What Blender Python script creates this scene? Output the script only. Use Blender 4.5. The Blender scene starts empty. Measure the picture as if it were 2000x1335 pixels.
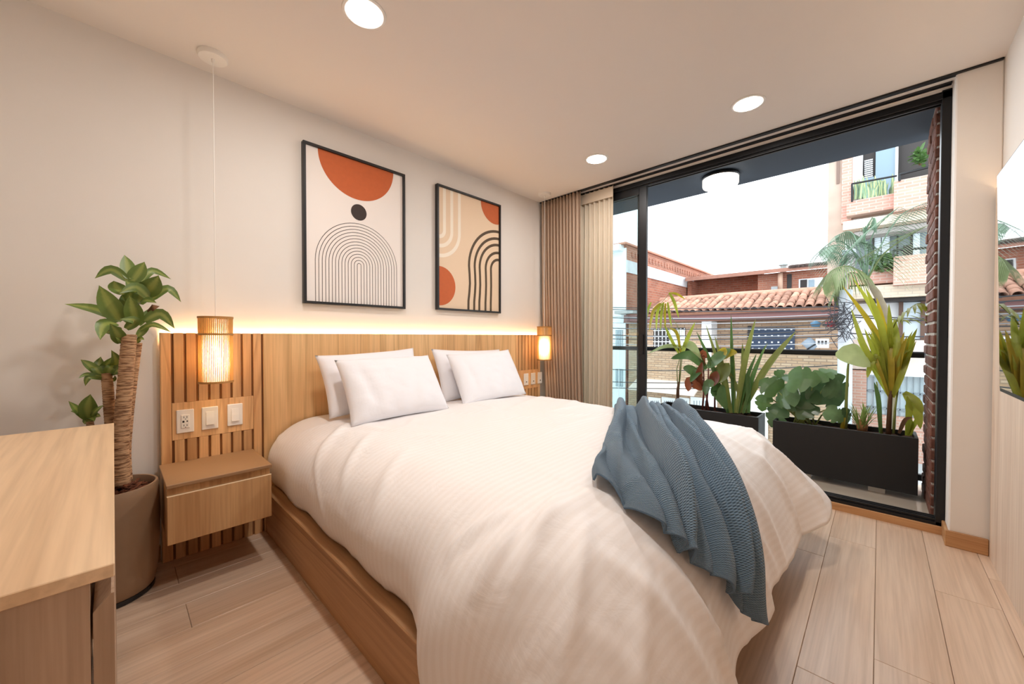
import bpy, bmesh, math, random
from mathutils import Vector, Matrix, noise
random.seed(7)
SC = bpy.context.scene
COL = SC.collection
PI = math.pi
V = Vector

# ---------------------------------------------------------------- camera
F_PX, YAW, PITCH, ROLL = 747.6, 0.765294, -0.014404, 0.000801
CAM = V((0, 0, 1.14))
_fw = V((math.cos(YAW)*math.cos(PITCH), math.sin(YAW)*math.cos(PITCH), math.sin(PITCH)))
_r0 = V((math.sin(YAW), -math.cos(YAW), 0))
_u0 = _r0.cross(_fw)
_rt = _r0*math.cos(ROLL) + _u0*math.sin(ROLL)
_up = -_r0*math.sin(ROLL) + _u0*math.cos(ROLL)
cd = bpy.data.cameras.new('camera')
cd.sensor_width = 36.0
cd.lens = F_PX/2000*36
cd.clip_start = 0.02
cam = bpy.data.objects.new('camera', cd)
COL.objects.link(cam)
M = Matrix((_rt, _up, -_fw)).transposed().to_4x4()
M.translation = CAM
cam.matrix_world = M
SC.camera = cam

# ---------------------------------------------------------------- colour management, sky
SC.view_settings.view_transform = 'Standard'
SC.view_settings.look = 'None'
SC.view_settings.gamma = 1.0
SC.view_settings.exposure = 0.0
SC.view_settings.use_curve_mapping = False
SC.cycles.use_denoising = True
SC.cycles.max_bounces = 10
SC.cycles.diffuse_bounces = 6
SC.cycles.glossy_bounces = 4
SC.cycles.transparent_max_bounces = 12
SC.cycles.sample_clamp_indirect = 6.0
SC.cycles.caustics_reflective = False
SC.cycles.caustics_refractive = False
SKY = 3.8
LAMP_W = 12.0
WARM = (1.0, 0.94, 0.885)
w = bpy.data.worlds.new('sky')
SC.world = w
w.use_nodes = True
wn = w.node_tree.nodes['Background']
wn.inputs[0].default_value = (0.88, 0.95, 1.0, 1)
wn.inputs[1].default_value = SKY

# ---------------------------------------------------------------- helpers
def lin(c):
    return tuple((x/255/12.92 if x/255 <= 0.04045 else ((x/255+0.055)/1.055)**2.4) for x in c)

def at(u, v, X):
    """the point of the plane x = X seen at photo pixel u, v"""
    d = _fw + _rt*((u-1000)/F_PX) - _up*((v-667.5)/F_PX)
    return CAM + d*(X/d.x)

def aty(u, v, Y):
    d = _fw + _rt*((u-1000)/F_PX) - _up*((v-667.5)/F_PX)
    return CAM + d*(Y/d.y)

class MB:
    """collects shapes; build() links them as ONE mesh object"""
    def __init__(s): s.v = []; s.f = []; s.uv = None; s.mi = []; s.cur = 0
    def _add(s, vs, fs):
        n = len(s.v); s.v += [tuple(x) for x in vs]; s.f += [tuple(i+n for i in f) for f in fs]
        s.mi += [s.cur]*len(fs); return s
    def box(s, a, b, bev=0.0):
        x0, y0, z0 = [min(p, q) for p, q in zip(a, b)]; x1, y1, z1 = [max(p, q) for p, q in zip(a, b)]
        if bev <= 0:
            vs = [(x0,y0,z0),(x1,y0,z0),(x1,y1,z0),(x0,y1,z0),(x0,y0,z1),(x1,y0,z1),(x1,y1,z1),(x0,y1,z1)]
            return s._add(vs, [(3,2,1,0),(4,5,6,7),(0,1,5,4),(1,2,6,5),(2,3,7,6),(3,0,4,7)])
        bm = bmesh.new(); bmesh.ops.create_cube(bm, size=1)
        for v in bm.verts:
            v.co = V(((x0+x1)/2+v.co.x*(x1-x0), (y0+y1)/2+v.co.y*(y1-y0), (z0+z1)/2+v.co.z*(z1-z0)))
        bmesh.ops.bevel(bm, geom=bm.edges[:], offset=min(bev, (x1-x0)*.45, (y1-y0)*.45, (z1-z0)*.45), segments=1, affect='EDGES')
        bm.verts.index_update()
        s._add([v.co[:] for v in bm.verts], [[v.index for v in f.verts] for f in bm.faces]); bm.free(); return s
    def tube(s, pts, r, n=8, cap=True):
        pts = [V(p) for p in pts]; rs = r if isinstance(r, (list, tuple)) else [r]*len(pts)
        vs = []; fs = []; prev = None
        for i, p in enumerate(pts):
            t = (pts[min(i+1, len(pts)-1)] - pts[max(i-1, 0)]).normalized()
            if prev is None:
                a = V((0, 0, 1)) if abs(t.z) < .9 else V((1, 0, 0)); a = (a - t*a.dot(t)).normalized()
            else:
                a = (prev - t*prev.dot(t)).normalized()
            prev = a; b = t.cross(a)
            for k in range(n):
                an = 2*PI*k/n; vs.append(p + (a*math.cos(an) + b*math.sin(an))*rs[i])
        for i in range(len(pts)-1):
            for k in range(n):
                fs.append((i*n+k, i*n+(k+1) % n, (i+1)*n+(k+1) % n, (i+1)*n+k))
        if cap:
            fs.append(tuple(range(n-1, -1, -1))); fs.append(tuple((len(pts)-1)*n+k for k in range(n)))
        return s._add(vs, fs)
    def lathe(s, c, prof, n=32, close=False):
        vs = []; fs = []; m = len(prof)
        for r, z in prof:
            for k in range(n):
                a = 2*PI*k/n; vs.append((c[0]+r*math.cos(a), c[1]+r*math.sin(a), c[2]+z))
        for i in range(m-1):
            for k in range(n):
                fs.append((i*n+k, i*n+(k+1) % n, (i+1)*n+(k+1) % n, (i+1)*n+k))
        if not close:
            if prof[0][0] > 1e-5: fs.append(tuple(range(n-1, -1, -1)))
            if prof[-1][0] > 1e-5: fs.append(tuple((m-1)*n+k for k in range(n)))
        return s._add(vs, fs)
    def prism(s, poly, off):
        """polygon (3d points) extruded by the vector off"""
        n = len(poly); off = V(off)
        vs = [V(p) for p in poly] + [V(p)+off for p in poly]
        fs = [tuple(range(n-1, -1, -1)), tuple(range(n, 2*n))] + [(i, (i+1) % n, n+(i+1) % n, n+i) for i in range(n)]
        return s._add(vs, fs)
    def poly(s, pts): return s._add([V(p) for p in pts], [tuple(range(len(pts)))])
    def grid(s, rows, uvs=None):
        m = len(rows); n = len(rows[0]); base = len(s.v)
        s._add([p for r in rows for p in r], [(i*n+j, i*n+j+1, (i+1)*n+j+1, (i+1)*n+j) for i in range(m-1) for j in range(n-1)])
        if uvs:
            s.uv = s.uv or {}
            for i in range(m):
                for j in range(n): s.uv[base+i*n+j] = uvs[i][j]
        return s
    def build(s, name, mat, parent=None, smooth=False, label=None, cat=None, group=None, kind=None, fix=True):
        o0 = origin(parent)
        me = bpy.data.meshes.new(name)
        me.from_pydata([(x-o0.x, y-o0.y, z-o0.z) for x, y, z in s.v], [], s.f)
        mats = mat if isinstance(mat, (list, tuple)) else [mat]
        for m in mats: me.materials.append(m)
        if len(mats) > 1: me.polygons.foreach_set('material_index', s.mi)
        if fix:
            bm = bmesh.new(); bm.from_mesh(me); bmesh.ops.recalc_face_normals(bm, faces=bm.faces[:]); bm.to_mesh(me); bm.free()
        if s.uv:
            ul = me.uv_layers.new(name='uv')
            for lp in me.loops: ul.data[lp.index].uv = s.uv.get(lp.vertex_index, (0, 0))
        if smooth:
            for p in me.polygons: p.use_smooth = True
        o = bpy.data.objects.new(name, me); COL.objects.link(o)
        if parent: o.parent = parent
        return tag(o, label, cat, group, kind)

def origin(p):
    o = V((0, 0, 0))
    while p is not None: o = o + p.location; p = p.parent
    return o

def tag(o, label=None, cat=None, group=None, kind=None):
    if label: o['label'] = label
    if cat: o['category'] = cat
    if group: o['group'] = group
    if kind: o['kind'] = kind
    return o

def empty(name, loc, label, cat, group=None):
    o = bpy.data.objects.new(name, None); COL.objects.link(o)
    o.location = loc; o.empty_display_size = .05
    return tag(o, label, cat, group)

def sharp(o, ang=35):
    """smooth shading with sharp edges kept"""
    me = o.data
    for p in me.polygons: p.use_smooth = True
    me.set_sharp_from_angle(angle=math.radians(ang))
    return o

def copy_tree(o, parent=None):
    c = o.copy(); COL.objects.link(c)
    if parent: c.parent = parent
    for ch in list(o.children): copy_tree(ch, c)
    return c

# ---------------------------------------------------------------- materials
def new_mat(name):
    m = bpy.data.materials.new(name); m.use_nodes = True
    nt = m.node_tree; return m, nt, nt.nodes['Principled BSDF']

def N(nt, t, **kw):
    n = nt.nodes.new(t)
    for k, v in kw.items(): setattr(n, k, v)
    return n

def plain(name, rgb, rough=.6, metal=0.0, spec=.5, var=0.05, scale=6, bump=0.0, bscale=120, sheen=0, trans=0, rnd=0.0):
    m, nt, b = new_mat(name); L = nt.links.new
    c = lin(rgb)
    tc = N(nt, 'ShaderNodeTexCoord')
    nz = N(nt, 'ShaderNodeTexNoise'); nz.inputs['Scale'].default_value = scale; nz.inputs['Detail'].default_value = 4
    L(tc.outputs['Object'], nz.inputs['Vector'])
    mx = N(nt, 'ShaderNodeMix', data_type='RGBA')
    mx.inputs[6].default_value = (*[x*(1-var) for x in c], 1); mx.inputs[7].default_value = (*[min(1, x*(1+var)) for x in c], 1)
    L(nz.outputs[0], mx.inputs[0])
    out = mx.outputs[2]
    if rnd:
        oi = N(nt, 'ShaderNodeObjectInfo'); mr = N(nt, 'ShaderNodeMapRange')
        mr.inputs[3].default_value = 1-rnd; mr.inputs[4].default_value = 1+rnd
        L(oi.outputs['Random'], mr.inputs[0])
        hv = N(nt, 'ShaderNodeHueSaturation'); L(mr.outputs[0], hv.inputs['Value']); L(out, hv.inputs['Color']); out = hv.outputs[0]
    L(out, b.inputs['Base Color'])
    b.inputs['Roughness'].default_value = rough; b.inputs['Metallic'].default_value = metal
    b.inputs['Specular IOR Level'].default_value = spec
    if sheen: b.inputs['Sheen Weight'].default_value = sheen
    if trans: b.inputs['Transmission Weight'].default_value = trans
    if bump:
        n2 = N(nt, 'ShaderNodeTexNoise'); n2.inputs['Scale'].default_value = bscale; n2.inputs['Detail'].default_value = 3
        L(tc.outputs['Object'], n2.inputs['Vector'])
        bp = N(nt, 'ShaderNodeBump'); bp.inputs['Strength'].default_value = bump; bp.inputs['Distance'].default_value = .01
        L(n2.outputs[0], bp.inputs['Height']); L(bp.outputs[0], b.inputs['Normal'])
    return m

def wood(name, light, dark, axis='Z', rough=.5, freq=9.0, rnd=.06, streak=.55, knots=True, spec=.4):
    """laminate / timber with the grain running along one object axis"""
    m, nt, b = new_mat(name); L = nt.links.new
    tc = N(nt, 'ShaderNodeTexCoord'); oi = N(nt, 'ShaderNodeObjectInfo')
    add = N(nt, 'ShaderNodeVectorMath', operation='ADD')
    sc = N(nt, 'ShaderNodeVectorMath', operation='SCALE'); sc.inputs[3].default_value = 13.7
    cx = N(nt, 'ShaderNodeCombineXYZ')
    for i in range(3): L(oi.outputs['Random'], cx.inputs[i])
    L(cx.outputs[0], sc.inputs[0]); L(tc.outputs['Object'], add.inputs[0]); L(sc.outputs[0], add.inputs[1])
    def stretched(k):
        mp = N(nt, 'ShaderNodeMapping'); s = [1.0, 1.0, 1.0]; s['XYZ'.index(axis)] = k
        mp.inputs['Scale'].default_value = s; L(add.outputs[0], mp.inputs['Vector']); return mp
    a = stretched(.07); n1 = N(nt, 'ShaderNodeTexNoise'); n1.inputs['Scale'].default_value = freq
    n1.inputs['Detail'].default_value = 5; n1.inputs['Distortion'].default_value = .8; L(a.outputs[0], n1.inputs['Vector'])
    c = stretched(.03); n2 = N(nt, 'ShaderNodeTexNoise'); n2.inputs['Scale'].default_value = freq*14
    n2.inputs['Detail'].default_value = 3; L(c.outputs[0], n2.inputs['Vector'])
    d = stretched(.045); n3 = N(nt, 'ShaderNodeTexNoise'); n3.inputs['Scale'].default_value = freq*.55
    n3.inputs['Detail'].default_value = 2; n3.inputs['Distortion'].default_value = 1.6; L(d.outputs[0], n3.inputs['Vector'])
    r1 = N(nt, 'ShaderNodeValToRGB')
    e = r1.color_ramp.elements
    e[0].position = .30; e[0].color = (*lin(dark), 1); e[1].position = .68; e[1].color = (*lin(light), 1)
    L(n1.outputs[0], r1.inputs[0])
    fine = N(nt, 'ShaderNodeMix', data_type='RGBA', blend_type='MULTIPLY'); fine.inputs[0].default_value = .35
    r2 = N(nt, 'ShaderNodeValToRGB'); r2.color_ramp.elements[0].position = .3; r2.color_ramp.elements[0].color = (.55, .5, .45, 1)
    r2.color_ramp.elements[1].position = .62
    L(n2.outputs[0], r2.inputs[0]); L(r1.outputs[0], fine.inputs[6]); L(r2.outputs[0], fine.inputs[7])
    # thin dark cathedral lines: narrow band of the slow noise
    r3 = N(nt, 'ShaderNodeValToRGB'); q = r3.color_ramp.elements
    q[0].position = .455; q[0].color = (1, 1, 1, 1); q[1].position = .5; q[1].color = (streak, streak*.86, streak*.75, 1)
    k = r3.color_ramp.elements.new(.515); k.color = (1, 1, 1, 1)
    L(n3.outputs[0], r3.inputs[0])
    lines = N(nt, 'ShaderNodeMix', data_type='RGBA', blend_type='MULTIPLY'); lines.inputs[0].default_value = .5 if knots else .25
    L(fine.outputs[2], lines.inputs[6]); L(r3.outputs[0], lines.inputs[7])
    hv = N(nt, 'ShaderNodeHueSaturation'); mr = N(nt, 'ShaderNodeMapRange')
    mr.inputs[3].default_value = 1-rnd; mr.inputs[4].default_value = 1+rnd
    L(oi.outputs['Random'], mr.inputs[0]); L(mr.outputs[0], hv.inputs['Value']); L(lines.outputs[2], hv.inputs['Color'])
    L(hv.outputs[0], b.inputs['Base Color'])
    b.inputs['Roughness'].default_value = rough; b.inputs['Specular IOR Level'].default_value = spec
    bp = N(nt, 'ShaderNodeBump'); bp.inputs['Strength'].default_value = .08; bp.inputs['Distance'].default_value = .004
    L(n2.outputs[0], bp.inputs['Height']); L(bp.outputs[0], b.inputs['Normal'])
    return m

def brickmat(name, c1, c2, mortar, w=.24, h=.075, ms=.012, blotch=.25, rough=.9):
    """distant brickwork on planes facing x or y"""
    m, nt, b = new_mat(name); L = nt.links.new
    tc = N(nt, 'ShaderNodeTexCoord'); sp = N(nt, 'ShaderNodeSeparateXYZ'); L(tc.outputs['Object'], sp.inputs[0])
    sm = N(nt, 'ShaderNodeMath', operation='ADD'); L(sp.outputs[0], sm.inputs[0]); L(sp.outputs[1], sm.inputs[1])
    cb = N(nt, 'ShaderNodeCombineXYZ'); L(sm.outputs[0], cb.inputs[0]); L(sp.outputs[2], cb.inputs[1])
    bt = N(nt, 'ShaderNodeTexBrick')
    bt.inputs['Color1'].default_value = (*lin(c1), 1); bt.inputs['Color2'].default_value = (*lin(c2), 1); bt.inputs['Mortar'].default_value = (*lin(mortar), 1)
    bt.inputs['Scale'].default_value = 1.0; bt.inputs['Mortar Size'].default_value = ms
    bt.inputs['Brick Width'].default_value = w; bt.inputs['Row Height'].default_value = h
    L(cb.outputs[0], bt.inputs['Vector'])
    nz = N(nt, 'ShaderNodeTexNoise'); nz.inputs['Scale'].default_value = 1.3; nz.inputs['Detail'].default_value = 6; L(tc.outputs['Object'], nz.inputs['Vector'])
    r = N(nt, 'ShaderNodeValToRGB'); r.color_ramp.elements[0].position = .3; r.color_ramp.elements[0].color = (1-blotch, 1-blotch, 1-blotch*.9, 1)
    r.color_ramp.elements[1].position = .6
    L(nz.outputs[0], r.inputs[0])
    mx = N(nt, 'ShaderNodeMix', data_type='RGBA', blend_type='MULTIPLY'); mx.inputs[0].default_value = 1
    L(bt.outputs[0], mx.inputs[6]); L(r.outputs[0], mx.inputs[7]); L(mx.outputs[2], b.inputs['Base Color'])
    b.inputs['Roughness'].default_value = rough
    bp = N(nt, 'ShaderNodeBump', invert=True); bp.inputs['Strength'].default_value = .6; bp.inputs['Distance'].default_value = .02
    L(bt.outputs['Fac'], bp.inputs['Height']); L(bp.outputs[0], b.inputs['Normal'])
    return m

def glow(name, rgb, strength):
    m = bpy.data.materials.new(name); m.use_nodes = True; nt = m.node_tree
    nt.nodes.clear(); o = N(nt, 'ShaderNodeOutputMaterial'); e = N(nt, 'ShaderNodeEmission')
    e.inputs[0].default_value = (*rgb, 1); e.inputs[1].default_value = strength
    nt.links.new(e.outputs[0], o.inputs[0]); return m

def thin_cloth(name, rgb, k=.35, weave=900):
    """fabric that lets some light through"""
    m, nt, b = new_mat(name); L = nt.links.new
    b.inputs['Base Color'].default_value = (*lin(rgb), 1); b.inputs['Roughness'].default_value = .9; b.inputs['Specular IOR Level'].default_value = .1
    t = N(nt, 'ShaderNodeBsdfTranslucent'); t.inputs[0].default_value = (*lin(rgb), 1)
    mx = N(nt, 'ShaderNodeMixShader'); mx.inputs[0].default_value = k
    tc = N(nt, 'ShaderNodeTexCoord'); wv = N(nt, 'ShaderNodeTexNoise'); wv.inputs['Scale'].default_value = weave
    L(tc.outputs['Object'], wv.inputs['Vector'])
    bp = N(nt, 'ShaderNodeBump'); bp.inputs['Strength'].default_value = .1; bp.inputs['Distance'].default_value = .002
    L(wv.outputs[0], bp.inputs['Height']); L(bp.outputs[0], b.inputs['Normal'])
    out = nt.nodes['Material Output']
    L(b.outputs[0], mx.inputs[1]); L(t.outputs[0], mx.inputs[2]); L(mx.outputs[0], out.inputs[0]); return m

def pane(name, tint=(.93, .97, .96), refl=.06, rough=0.0):
    m = bpy.data.materials.new(name); m.use_nodes = True; nt = m.node_tree; L = nt.links.new
    nt.nodes.clear(); o = N(nt, 'ShaderNodeOutputMaterial')
    t = N(nt, 'ShaderNodeBsdfTransparent'); t.inputs[0].default_value = (*tint, 1)
    g = N(nt, 'ShaderNodeBsdfGlossy'); g.inputs['Roughness'].default_value = rough
    lw = N(nt, 'ShaderNodeFresnel'); lw.inputs[0].default_value = 1.45
    mx = N(nt, 'ShaderNodeMixShader'); L(lw.outputs[0], mx.inputs[0]); L(t.outputs[0], mx.inputs[1]); L(g.outputs[0], mx.inputs[2]); L(mx.outputs[0], o.inputs[0])
    return m

def leafmat(name, c, stripe=None, rough=.45, trans=.25, rnd=.18):
    m, nt, b = new_mat(name); L = nt.links.new
    tc = N(nt, 'ShaderNodeTexCoord'); nz = N(nt, 'ShaderNodeTexNoise'); nz.inputs['Scale'].default_value = 14; L(tc.outputs['Object'], nz.inputs['Vector'])
    mx = N(nt, 'ShaderNodeMix', data_type='RGBA'); a = lin(c)
    mx.inputs[6].default_value = (*[x*.72 for x in a], 1); mx.inputs[7].default_value = (*[min(1, x*1.25) for x in a], 1)
    L(nz.outputs[0], mx.inputs[0]); out = mx.outputs[2]
    if stripe:
        uv = N(nt, 'ShaderNodeUVMap'); sp = N(nt, 'ShaderNodeSeparateXYZ'); L(uv.outputs[0], sp.inputs[0])
        sb = N(nt, 'ShaderNodeMath', operation='SUBTRACT'); sb.inputs[1].default_value = .5; L(sp.outputs[0], sb.inputs[0])
        ab = N(nt, 'ShaderNodeMath', operation='ABSOLUTE'); L(sb.outputs[0], ab.inputs[0])
        rp = N(nt, 'ShaderNodeMapRange'); rp.inputs[1].default_value = .08; rp.inputs[2].default_value = .24; rp.inputs[3].default_value = .85; rp.inputs[4].default_value = 0; L(ab.outputs[0], rp.inputs[0])
        m2 = N(nt, 'ShaderNodeMix', data_type='RGBA'); m2.inputs[7].default_value = (*lin(stripe), 1); L(rp.outputs[0], m2.inputs[0]); L(out, m2.inputs[6]); out = m2.outputs[2]
    oi = N(nt, 'ShaderNodeObjectInfo'); mr = N(nt, 'ShaderNodeMapRange'); mr.inputs[3].default_value = 1-rnd; mr.inputs[4].default_value = 1+rnd
    L(oi.outputs['Random'], mr.inputs[0]); hv = N(nt, 'ShaderNodeHueSaturation'); L(mr.outputs[0], hv.inputs['Value']); L(out, hv.inputs['Color'])
    L(hv.outputs[0], b.inputs['Base Color']); b.inputs['Roughness'].default_value = rough
    t = N(nt, 'ShaderNodeBsdfTranslucent'); L(hv.outputs[0], t.inputs[0])
    ms = N(nt, 'ShaderNodeMixShader'); ms.inputs[0].default_value = trans; o = nt.nodes['Material Output']
    L(b.outputs[0], ms.inputs[1]); L(t.outputs[0], ms.inputs[2]); L(ms.outputs[0], o.inputs[0]); return m

WALL = plain('wall_paint', (230, 225, 219), .85, var=.02, bump=.04, bscale=300)
CEIL = plain('ceiling_paint', (230, 223, 217), .9, var=.01)
OAK_FLOOR = wood('floor_oak', (220, 196, 174), (200, 170, 144), 'X', .34, 7, .05, .72, knots=False, spec=.55)
OAK_HEAD = wood('headboard_oak', (244, 204, 150), (228, 182, 126), 'Z', .5, 6, .05, .6)
OAK_SLAT = wood('slat_oak', (228, 186, 136), (198, 148, 98), 'Z', .5, 9, .2, .6)
OAK_SHADED = wood('shaded_oak', (156, 108, 66), (126, 82, 46), 'Z', .7, 9, .05, .6)  # same wood as the slats, darkened: shade of the gaps put into its colour
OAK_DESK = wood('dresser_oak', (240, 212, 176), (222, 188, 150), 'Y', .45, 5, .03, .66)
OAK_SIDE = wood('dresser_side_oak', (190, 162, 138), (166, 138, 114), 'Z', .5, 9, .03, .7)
OAK_BED = wood('bed_oak', (202, 160, 118), (172, 130, 90), 'Y', .5, 6, .05, .55)
OAK_STAND = wood('nightstand_oak', (218, 178, 130), (190, 146, 100), 'Z', .5, 8, .03, .6)
OAK_TV = wood('tv_panel_oak', (232, 214, 196), (216, 194, 174), 'Z', .5, 7, .03, .75)
OAK_TRIM = wood('trim_oak', (196, 150, 104), (166, 120, 78), 'Y', .5, 8, .03, .7)
TAUPE = plain('taupe_laminate', (158, 122, 86), .55, var=.03)
BLACK = plain('black_frame', (28, 28, 30), .45, var=.1)
BLACKMET = plain('black_metal', (24, 25, 28), .4, .3, var=.1)
WHITE_PL = plain('white_plastic', (238, 234, 228), .35, var=.01)

# ================================================================ SETTING
H = 2.56          # ceiling
YB = 2.62         # headboard wall
YF = -0.445       # wall with the screen
XL = -0.62
MB().box((XL-.1, YB, 0), (3.42, YB+.12, H+.2)).build('wall_back', WALL, kind='structure')
MB().box((XL-.1, YF-.12, 0), (3.45, YF, H+.2)).build('wall_front', WALL, kind='structure')
MB().box((XL-.12, YF-.1, 0), (XL, YB+.1, H+.2)).build('wall_left', WALL, kind='structure')
MB().box((3.155, YF, 0), (3.40, -0.282, H+.02), .006).build('wall_right', WALL, kind='structure')
MB().box((XL-.1, YF-.1, H), (3.42, YB+.1, H+.2)).build('ceiling', CEIL, kind='structure')
fl = MB().box((XL-.1, YF-.1, -.2), (3.30, YB+.1, -.012)).build('floor', plain('subfloor', (70, 55, 42), .8), kind='structure')
# floor planks along x, staggered, each a part of the floor
PW = 0.193
y = 0.003 - PW*3
row = 0
while y < YB:
    x = XL - random.uniform(.1, 1.1)
    y0, y1 = max(y, YF-.02), min(y+PW, YB)
    while x < 3.29:
        ln = random.choice((1.2, 1.38, 1.5)); a, b = max(x, XL-.05), min(x+ln, 3.29)
        if b-a > .05 and y1-y0 > .02:
            MB().box((a+.0006, y0+.0006, -.012), (b-.0006, y1-.0006, random.uniform(-.0004, 0)), .0014).build('plank', OAK_FLOOR, fl)
        x += ln
    y += PW; row += 1
bb = MB().box((3.137, YF+.024, 0), (3.155, -0.276, .085), .003).box((3.137, -0.282, 0), (3.30, -0.268, .085), .003)
bb.build('baseboard_right', OAK_TRIM, kind='structure')
MB().box((XL, YB-.014, 0), (.155, YB, .085), .003).build('baseboard_back', OAK_TRIM, kind='structure')
MB().box((3.285, -0.282, -.02), (3.40, YB, .047), .003).build('trim_1', OAK_TRIM, kind='structure')

# ---- sliding window: frame, rails, parked leaves with their glass
wd = empty('window_1', (3.34, 1.1, 0.047), None, None); wd['kind'] = 'structure'
MB().box((3.295, -.282, .047), (3.385, 2.60, .066)).build('window_sill', BLACKMET, wd)
for i in range(3):
    MB().box((3.306+i*.029, -.262, .066), (3.316+i*.029, 2.60, .082), .002).build('sill_rail', BLACKMET, wd)
MB().box((3.295, -.282, 2.497), (3.385, 2.60, 2.540), .003).build('window_head', BLACKMET, wd)
for i in range(2):
    MB().box((3.312+i*.036, -.262, 2.484), (3.326+i*.036, 2.60, 2.497)).build('head_rail', BLACKMET, wd)
MB().box((3.295, -.282, .047), (3.385, -.243, 2.548), .003).build('window_jamb', BLACKMET, wd)
MB().box((3.295, 2.56, .047), (3.385, 2.62, 2.548), .003).build('window_jamb', BLACKMET, wd)
GLASS = pane('window_glass', (.86, .91, .91))
def leaf_frame(xc, ya, yb):
    f = MB().box((xc-.016, ya, .082), (xc+.016, ya+.072, 2.486), .003).build('leaf_stile', BLACKMET, wd)
    MB().box((xc-.016, yb-.06, .082), (xc+.016, yb, 2.486), .003).build('leaf_stile', BLACKMET, wd)
    MB().box((xc-.016, ya+.072, .082), (xc+.016, yb-.06, .15), .003).build('leaf_rail', BLACKMET, wd)
    MB().box((xc-.016, ya+.072, 2.425), (xc+.016, yb-.06, 2.486), .003).build('leaf_rail', BLACKMET, wd)
    MB().box((xc-.004, ya+.06, .14), (xc+.004, yb-.05, 2.435)).build('glass_pane', GLASS, wd)
    MB().box((xc-.030, ya+.02, .98), (xc-.016, ya+.05, 1.16), .003).build('pull_handle', BLACKMET, f)
leaf_frame(3.322, 1.512, 2.56)
leaf_frame(3.362, 1.545, 2.56)

# ---- balcony shell
MB().box((3.40, -.9, -.15), (4.18, 3.4, .03)).build('balcony_floor', plain('balcony_tile', (198, 186, 170), .16, var=.06), kind='structure')
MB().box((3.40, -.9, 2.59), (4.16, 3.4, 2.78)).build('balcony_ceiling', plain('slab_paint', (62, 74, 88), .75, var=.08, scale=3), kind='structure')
MB().box((3.30, -.3, 2.541), (3.42, 2.7, 2.62)).build('trim_2', WALL, kind='structure')
# brick pier beside the opening: mortar core with separate bricks
MORTAR = plain('pale_mortar', (176, 168, 160), .95, var=.12, scale=30, bump=.5, bscale=80)
BRICK = plain('dark_brick', (104, 64, 50), .85, var=.35, scale=14, bump=.5, bscale=60, rnd=.22)
pier = MB().box((3.462, -.62, .03), (4.03, -.239, 2.59)).build('wall_balcony', MORTAR, kind='structure')
zc = .036; k = 0
while zc < 2.57:
    z1 = min(zc+.057, 2.588); off = 0 if k % 2 else .115
    # stretchers along the face that looks over the balcony, the corner brick also shows its end to the room
    x = 3.455; first = True
    while x < 4.03:
        ln = (.115 if off else .235) if first else .235
        xe = min(x+ln-.012, 4.035)
        j = random.uniform(-.004, .004)
        yy = -.345 if first else -.29
        MB().box((x+(random.uniform(-.003, .003)), yy, zc), (xe, -.232+j, z1), .005).build('brick', BRICK, pier)
        x += ln; first = False
    MB().box((3.455+random.uniform(-.003, .003), -.60, zc), (3.50, -.357, z1), .005).build('brick', BRICK, pier)
    zc += .0705; k += 1

# ================================================================ CURTAINS
trk = empty('curtain_track', (3.17, 1.1, H-.025), 'black twin curtain track fixed along the ceiling above the balcony opening', 'curtain track')
MB().box((3.142, YF+.004, H-.011), (3.178, 2.615, H), .002).build('rail', BLACKMET, trk)
MB().box((3.236, -.276, H-.011), (3.268, 2.615, H), .002).build('rail', BLACKMET, trk)
def curtain(name, x0, ya, yb, ztop, zbot, wl, amp, mat, label, seed, lean=0.0, spread=0.0):
    r = random.Random(seed); n = int((yb-ya)/wl*12); rows = []; uvs = []
    ph = [0.0]
    for i in range(n): ph.append(ph[-1] + 2*PI/12*r.uniform(.82, 1.2))
    tot = ph[-1]
    for j in range(41):
        t = j/40; z = ztop + (zbot-ztop)*t; row = []; uvr = []
        for i in range(n+1):
            s = i/n; k = ph[i]
            a = amp*(.72+.35*noise.noise(V((k*.13+seed, t*1.2, 0))))*(1-.15*math.sin(PI*t))
            wob = .55*t*math.sin(k*.31+seed+t*2.1)
            yy = yb + (ya-yb)*s - lean*t*t*(1-s*.5) + spread*t*(s-.5) + .012*t*noise.noise(V((k*.5, t*2, seed)))
            xx = x0 + a*math.sin(k+wob) + .25*a*math.sin(2*k+1) + .01*t*noise.noise(V((s*6, t*3, seed+4)))
            row.append((xx, yy, z)); uvr.append((s, t))
        rows.append(row); uvs.append(uvr)
    o = MB().grid(rows, uvs).build(name, mat, None, True, label, 'curtain')
    m = o.modifiers.new('thick', 'SOLIDIFY'); m.thickness = .0016
    return o
DRAPE = thin_cloth('taupe_linen', (188, 164, 144), .12)
SHEER = thin_cloth('cream_sheer', (236, 224, 206), .45, 1400)
c1 = curtain('blackout_curtain', 3.152, 2.10, 2.60, 2.548, .02, .040, .028, DRAPE, 'taupe pleated curtain gathered in the corner beside the headboard', 3, lean=.10)
c2 = curtain('sheer_curtain', 3.252, 1.80, 2.20, 2.548, .055, .052, .022, SHEER, 'cream sheer curtain hanging between the taupe curtain and the glass', 5)
MB().box((3.2225, 1.80, 2.44), (3.2255, 2.18, 2.535)).build('heading_tape', SHEER, c2)

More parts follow.
